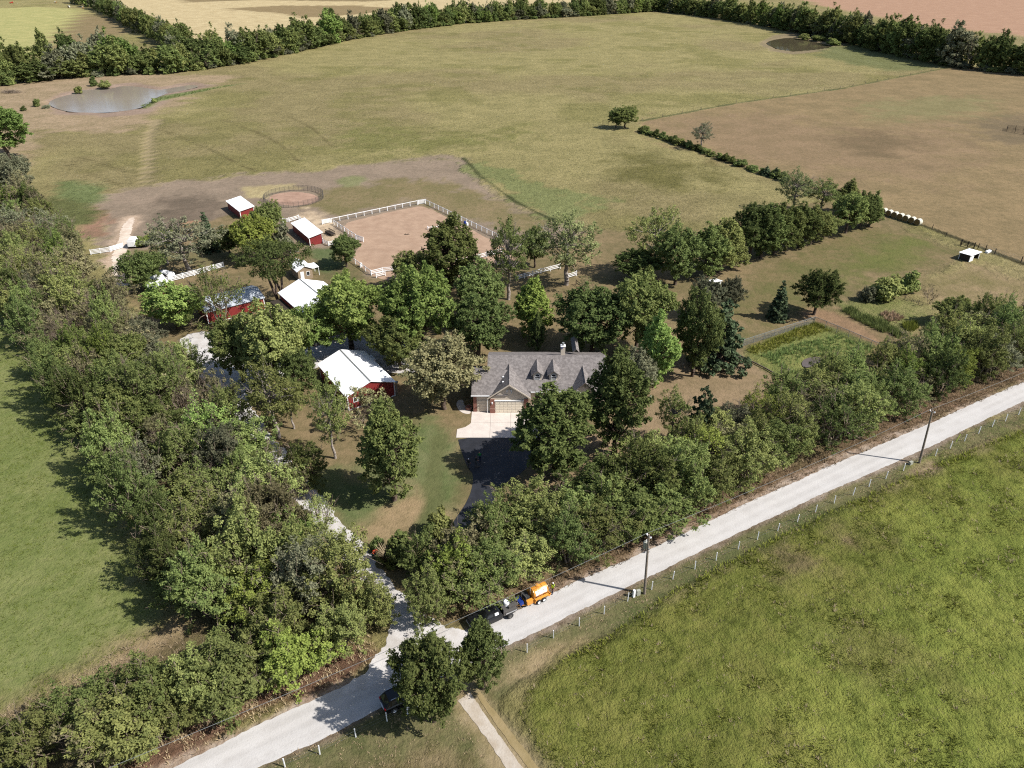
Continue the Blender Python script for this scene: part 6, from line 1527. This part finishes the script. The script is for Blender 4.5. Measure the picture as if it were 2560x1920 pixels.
# ================================================================== PEOPLE
def person(loc, face, label, pose='stand', shirt='dark_cloth', legs='grey_cloth', head='hair', h=1.75, sleeves='skin', vest=None):
    """one continuous skinned figure; every point carries the cloth it wears"""
    k_ = h / 1.75; V = []; E_ = []; Rd = []; T = []
    def v(p, r_, t_, par=None):
        V.append(Vector(p) * k_); Rd.append(r_ * k_); T.append(t_)
        if par is not None: E_.append((par, len(V) - 1))
        return len(V) - 1
    lean = {'stand': 0.0, 'work': .22, 'bend': .55}[pose]
    def sp(z): return (lean * (z - .95), 0, z - (lean ** 2) * (z - .95) * .3)
    pel = v((0, 0, .95), .15, legs); wa = v(sp(1.1), .135, shirt, pel); ch = v(sp(1.3), .165, shirt, wa); nb = v(sp(1.44), .11, shirt, ch); ne = v(sp(1.51), .055, 'skin', nb)
    hd = v(sp(1.62), .095, 'skin', ne); tp = v(sp(1.70), .088, head, hd); v(sp(1.745), .05, head, tp)
    fc = v((sp(1.61)[0] + .085, 0, sp(1.61)[2]), .03, 'skin', hd)                        # nose
    for sg in (-1, 1):
        v((sp(1.62)[0], sg * .095, sp(1.62)[2]), .022, 'skin', hd)                            # ears
        st = .10 if (pose == 'stand') == (sg > 0) else -.06
        hp = v((0, sg * .10, .88), .105, legs, pel); kn = v((st * .6 + .03, sg * .115, .49), .068, legs, hp); an = v((st * .5, sg * .12, .09), .045, legs, kn); v((st * .5 + .15, sg * .13, .045), .04, 'rubber', an)
        s0 = sp(1.40); shd = v((s0[0], sg * .20, s0[2]), .07, shirt, nb)
        if pose == 'stand': el = (s0[0] - .03, sg * .27, 1.12); wr = (s0[0] + .12, sg * .25, .90); fd = Vector((.35, 0, -.93))
        else: el = (s0[0] + .06, sg * .30, s0[2] - .27); wr = (s0[0] + .27, sg * .20, s0[2] - .40); fd = Vector((.8, -sg * .2, -.55))
        e1 = v(el, .048, shirt if sleeves != 'skin' else 'skin', shd); w1 = v(wr, .032, 'skin', e1)
        fd.normalize(); sd_ = Vector((0, 0, 1)).cross(fd).normalized() * sg
        W_ = Vector(wr); pm_ = v(W_ + fd * .055, .034, 'skin', w1)
        for i, (o_, L_) in enumerate(((-.03, .07), (-.01, .08), (.012, .075), (.032, .06))):
            a = v(W_ + fd * .10 + sd_ * o_, .0105, 'skin', pm_); v(W_ + fd * (.10 + L_) + sd_ * o_ + Vector((0, 0, -.02)), .009, 'skin', a)
        a = v(W_ + fd * .06 - sd_ * .05, .011, 'skin', pm_); v(W_ + fd * .10 - sd_ * .065, .009, 'skin', a)
    me = bpy.data.meshes.new('person_frame'); bm = bmesh.new(); sk = bm.verts.layers.skin.verify(); bv = []
    for p, r_ in zip(V, Rd):
        q = bm.verts.new(p); q[sk].radius = (r_, r_); bv.append(q)
    bv[0][sk].use_root = True
    for a, b in E_: bm.edges.new((bv[a], bv[b]))
    bm.to_mesh(me); bm.free()
    tmp = bpy.data.objects.new('tmp', me); COL.objects.link(tmp)
    tmp.modifiers.new('s', 'SKIN'); tmp.modifiers.new('u', 'SUBSURF').levels = 1
    dg = bpy.context.evaluated_depsgraph_get(); out = bpy.data.meshes.new_from_object(tmp.evaluated_get(dg))
    bpy.data.objects.remove(tmp)
    mats = sorted(set(T)); out.materials.clear()
    for m in mats: out.materials.append(MAT[m])
    arr = np.array([tuple(p) for p in V]); rad = np.array(Rd)
    for p in out.polygons:
        d = np.linalg.norm(arr - np.array(p.center), axis=1) / (rad + .03); p.material_index = mats.index(T[int(d.argmin())]); p.use_smooth = True
    o = mobj('person', out, None, loc, (0, 0, face)); tag(o, label, 'person')
    if vest:
        vm = MB().lathe([(.19, 1.0), (.21, 1.15), (.225, 1.3), (.20, 1.42), (.1, 1.46)], 14); vm.v = [(x * .8 + lean * (z - .95), y * 1.12, z) for x, y, z in vm.v]
        vo = vm.build('vest', MAT[vest], o, smooth=True)
    return o
tp_ = lambda x, y, z=.035: Vector((P(x, y).x, P(x, y).y, z))
person(tp_(1172, 1172), R(60), 'person standing at the asphalt edge in dark shirt and grey trousers', 'stand', 'dark_cloth', 'grey_cloth', 'cap_white')
person(tp_(1190, 1167), R(40), 'person in black shirt bending forward on the dark asphalt', 'work', 'dark_cloth', 'grey_cloth', 'hair')
person(tp_(1200, 1156), R(110), 'person in green shirt working on the dark asphalt', 'work', 'green_cloth', 'blue_cloth', 'hair', sleeves='x')
sq = MB(); sq.tube((0, 0, 0.05), (-.5, .4, 1.15), .02, .02, 6); sq.box(-.35, .35, -.04, .04, 0.0, .1)
sqo = sq.build('squeegee', MAT['wood_grey'], None, tp_(1194, 1168, .035), (0, 0, R(20))); tag(sqo, 'long-handled squeegee between the workers on the asphalt', 'squeegee')
person(tp_(939, 1396, .04), R(-60), 'person in orange shirt beside the pampas grass', 'work', 'orange_cloth', 'blue_cloth', 'hair', sleeves='x')
pv = TR.matrix_basis @ Vector((5.55, -.45, 0))
person((pv.x, pv.y, .035), TANG + R(180), 'person in bright yellow vest behind the orange trailer', 'stand', 'dark_cloth', 'blue_cloth', 'cap_white', vest='hivis')

# ================================================================== GRASS, REEDS AND WEEDS
def blades(name, P2, per, h, w, lean, mat, label, cat, z0=0.0, spread=.12, seed=0, structure='stuff'):
    r = np.random.default_rng(seed); n = len(P2); base = np.repeat(P2, per, 0); m = n * per
    ang = r.uniform(0, 6.28, m); hh = np.repeat(h * r.uniform(.55, 1.3, n), per) * r.uniform(.7, 1.15, m)
    d = np.stack([np.cos(ang), np.sin(ang)], 1); off = d * (spread * r.random(m))[:, None]
    b = np.concatenate([base + off, np.full((m, 1), z0)], 1)
    side = np.stack([-d[:, 1], d[:, 0], np.zeros(m)], 1) * (w * r.uniform(.7, 1.3, m))[:, None]
    tip = b + np.concatenate([d * (hh * lean * r.uniform(.3, 1.2, m))[:, None], hh[:, None]], 1)
    V = np.stack([b - side, b + side, tip], 1)
    me = quads_mesh(name, V, LEAF[mat], np.clip(np.repeat(r.random(n), per) * .7 + r.random(m) * .3, 0, 1), 3)
    return tag(mobj(name, me), label, cat, kind=structure)
def scatter(px, dens, seed, even=False):
    r = np.random.default_rng(seed); pts = PW(px); a = np.array([(p.x, p.y) for p in pts]); lo = a.min(0); hi = a.max(0)
    n = int((hi - lo).prod() * dens); q = r.uniform(lo, hi, (n, 2))
    s = poly_sdf(q[:, 0], q[:, 1], pts); q = q[s > 0]
    if even: return q
    # thin out by patches
    m = vnoise(q[:, 0], q[:, 1], 0.35, 4, .6, seed + 5); return q[r.random(len(q)) < np.clip((m - .25) * 2.6, .15, 1)]
def seen(q, m=40):
    dy = q[:, 1] * CT + CAM_H * ST; x = 1280 + FPX * q[:, 0] / dy; y = 960 + FPX * (CAM_H * CT - q[:, 1] * ST) / dy
    return q[(x > -m) & (x < 2560 + m) & (y < 1920 + m) & (y > -m)]
MEAD = [(2640, 1040), (2314, 1180), (2100, 1276), (1852, 1396), (1650, 1504), (1504, 1606), (1400, 1660), (1330, 1720), (1300, 1780), (1340, 1860), (1420, 1980), (2700, 1980)]
blades('meadow_grass', seen(scatter(MEAD, 11, 1, True)), 5, .24, .04, .9, 'grass', 'tall yellow-green meadow grass below the road', 'grass', .06, .22, 1)
blades('meadow_grass', seen(scatter(MEAD, 1.3, 2)), 6, .36, .035, .8, 'tan', 'scattered straw-coloured seed heads over the meadow', 'grass', .06, .2, 2)
edge = [(2600, 1058), (2314, 1172), (2100, 1268), (1852, 1388), (1650, 1496), (1504, 1598), (1400, 1650), (1408, 1668), (1512, 1618), (1660, 1516), (1862, 1406), (2110, 1286), (2324, 1190), (2610, 1076)]
blades('meadow_edge', seen(scatter(edge, 10, 3)), 6, .36, .04, .8, 'grass', 'taller green grass along the edge of the mown verge', 'grass', .05, .25, 3)
verge = [(560, 1975), (700, 1896), (929, 1786), (1254, 1622), (1961, 1280), (2299, 1132), (2600, 990), (2600, 1050), (2314, 1168), (1852, 1385), (1504, 1595), (1300, 1690), (1140, 1760), (1200, 1860), (1240, 1960)]
blades('verge_grass', seen(scatter(verge, 9, 4)), 4, .13, .03, .9, 'weed', 'short dry grass of the mown verge', 'grass', 0, .2, 4)
weeds = [(1062, 1560), (1290, 1529), (1560, 1407), (2007, 1197), (2560, 957), (2640, 900), (2560, 872), (2000, 1108), (1550, 1338), (1200, 1500), (1062, 1528)]
blades('roadside_weeds', seen(scatter(weeds, 8, 5)), 5, .38, .035, .6, 'weed', 'rusty dry weeds between the hedge and the road', 'weeds', 0, .25, 5)
weeds2 = [(380, 1940), (640, 1806), (900, 1692), (948, 1640), (930, 1590), (700, 1690), (440, 1810), (250, 1930)]
blades('roadside_weeds', seen(scatter(weeds2, 9, 6)), 5, .38, .035, .6, 'weed', 'rusty dry weeds between the lower hedge and the road', 'weeds', 0, .25, 6)
wf_ = [(-60, 690), (0, 742), (70, 862), (150, 1012), (230, 1132), (330, 1292), (400, 1422), (460, 1502), (420, 1572), (250, 1662), (0, 1790), (-80, 1830)]
blades('field_grass', seen(scatter(wf_, 7, 7)), 4, .16, .03, .9, 'grass', 'short green grass of the field west of the windbreak', 'grass', 0, .25, 7)
rim = [(0, 1780), (200, 1685), (350, 1595), (440, 1530), (540, 1570), (380, 1700), (100, 1830), (-60, 1880)]
blades('dry_grass', seen(scatter(rim, 9, 8)), 5, .28, .03, .8, 'tan', 'pale dry grass between the west field and the hedge', 'grass', 0, .25, 8)
blades('reeds', scatter([(1866, 874), (2034, 806), (2080, 826), (1980, 856), (1890, 892)], 9, 9), 6, .55, .05, .45, 'grass', 'golden green weeds inside the wire fence', 'weeds', 0, .3, 9)
blades('reeds', scatter([(1900, 890), (1990, 862), (2090, 840), (2190, 872), (2110, 930), (2060, 890), (2000, 890), (1990, 940)], 7, 10), 6, .6, .055, .45, 'reed', 'green reeds around the small muddy pool', 'reeds', 0, .3, 10)
blades('garden_crop', scatter([(2106, 776), (2125, 770), (2205, 805), (2262, 835), (2250, 845), (2190, 825), (2130, 795)], 14, 11), 8, .95, .06, .5, 'reed', 'long row of leafy green garden plants', 'plants', 0, .35, 11)
blades('garden_crop', scatter([(2200, 785), (2230, 782), (2260, 795), (2240, 808), (2210, 800)], 10, 12), 8, .8, .06, .5, 'weed', 'withered brown garden plants behind the green row', 'plants', 0, .35, 12)
blades('garden_crop', scatter([(2255, 812), (2285, 806), (2298, 822), (2270, 832)], 14, 13), 8, .9, .06, .5, 'grass', 'clump of yellow-flowering garden plants', 'plants', 0, .35, 13)
blades('pond_reeds', scatter([(352, 266), (390, 246), (500, 225), (600, 209), (540, 222), (450, 241), (400, 251), (362, 274)], 1.0, 14), 6, .7, .08, .5, 'reed', 'pale reeds along the lower shore of the brown pond', 'reeds', 0, .5, 14)
pg = P(972, 1412); r = np.random.default_rng(4)
PG = empty('pampas_grass', tuple(pg)); tag(PG, 'clump of tan pampas grass beside the driveway', 'ornamental grass')
def plume(n, h, lean, w, mat, name, seed):
    r = np.random.default_rng(seed); a = r.uniform(0, 6.28, n); d = np.stack([np.cos(a), np.sin(a), np.zeros(n)], 1); hh = h * r.uniform(.7, 1.15, n)
    b = d * (.35 * r.random(n))[:, None]; mid = b + d * (hh * lean * .35)[:, None] + np.array([0, 0, 1]) * (hh * .65)[:, None]; tip = b + d * (hh * lean)[:, None] + np.array([0, 0, 1]) * hh[:, None]
    s = np.stack([-d[:, 1], d[:, 0], np.zeros(n)], 1) * w
    V = np.stack([b - s * .5, mid - s, tip, mid + s], 1)
    mobj(name, quads_mesh(name, V, LEAF[mat], r.random(n)), PG)
plume(420, 1.6, .75, .035, 'reed', 'blades', 1); plume(150, 2.5, .45, .07, 'tan', 'plumes', 2)
bp_ = P(25, 232); BPm = MB(); r = np.random.default_rng(9)
for i in range(160):
    a = r.uniform(0, 6.28); c = Vector((r.normal() * 2.6, r.normal() * 1.2, abs(r.normal()) * .6)); d = Vector((math.cos(a), math.sin(a) * .6, r.normal() * .25)).normalized() * r.uniform(.8, 2.2)
    BPm.tube(c - d, c + d, .07, .03, 4, False)
tag(BPm.build('brush_pile', MAT['twig'], None, tuple(bp_)), 'heap of grey dead branches left of the brown pond', 'brush pile')
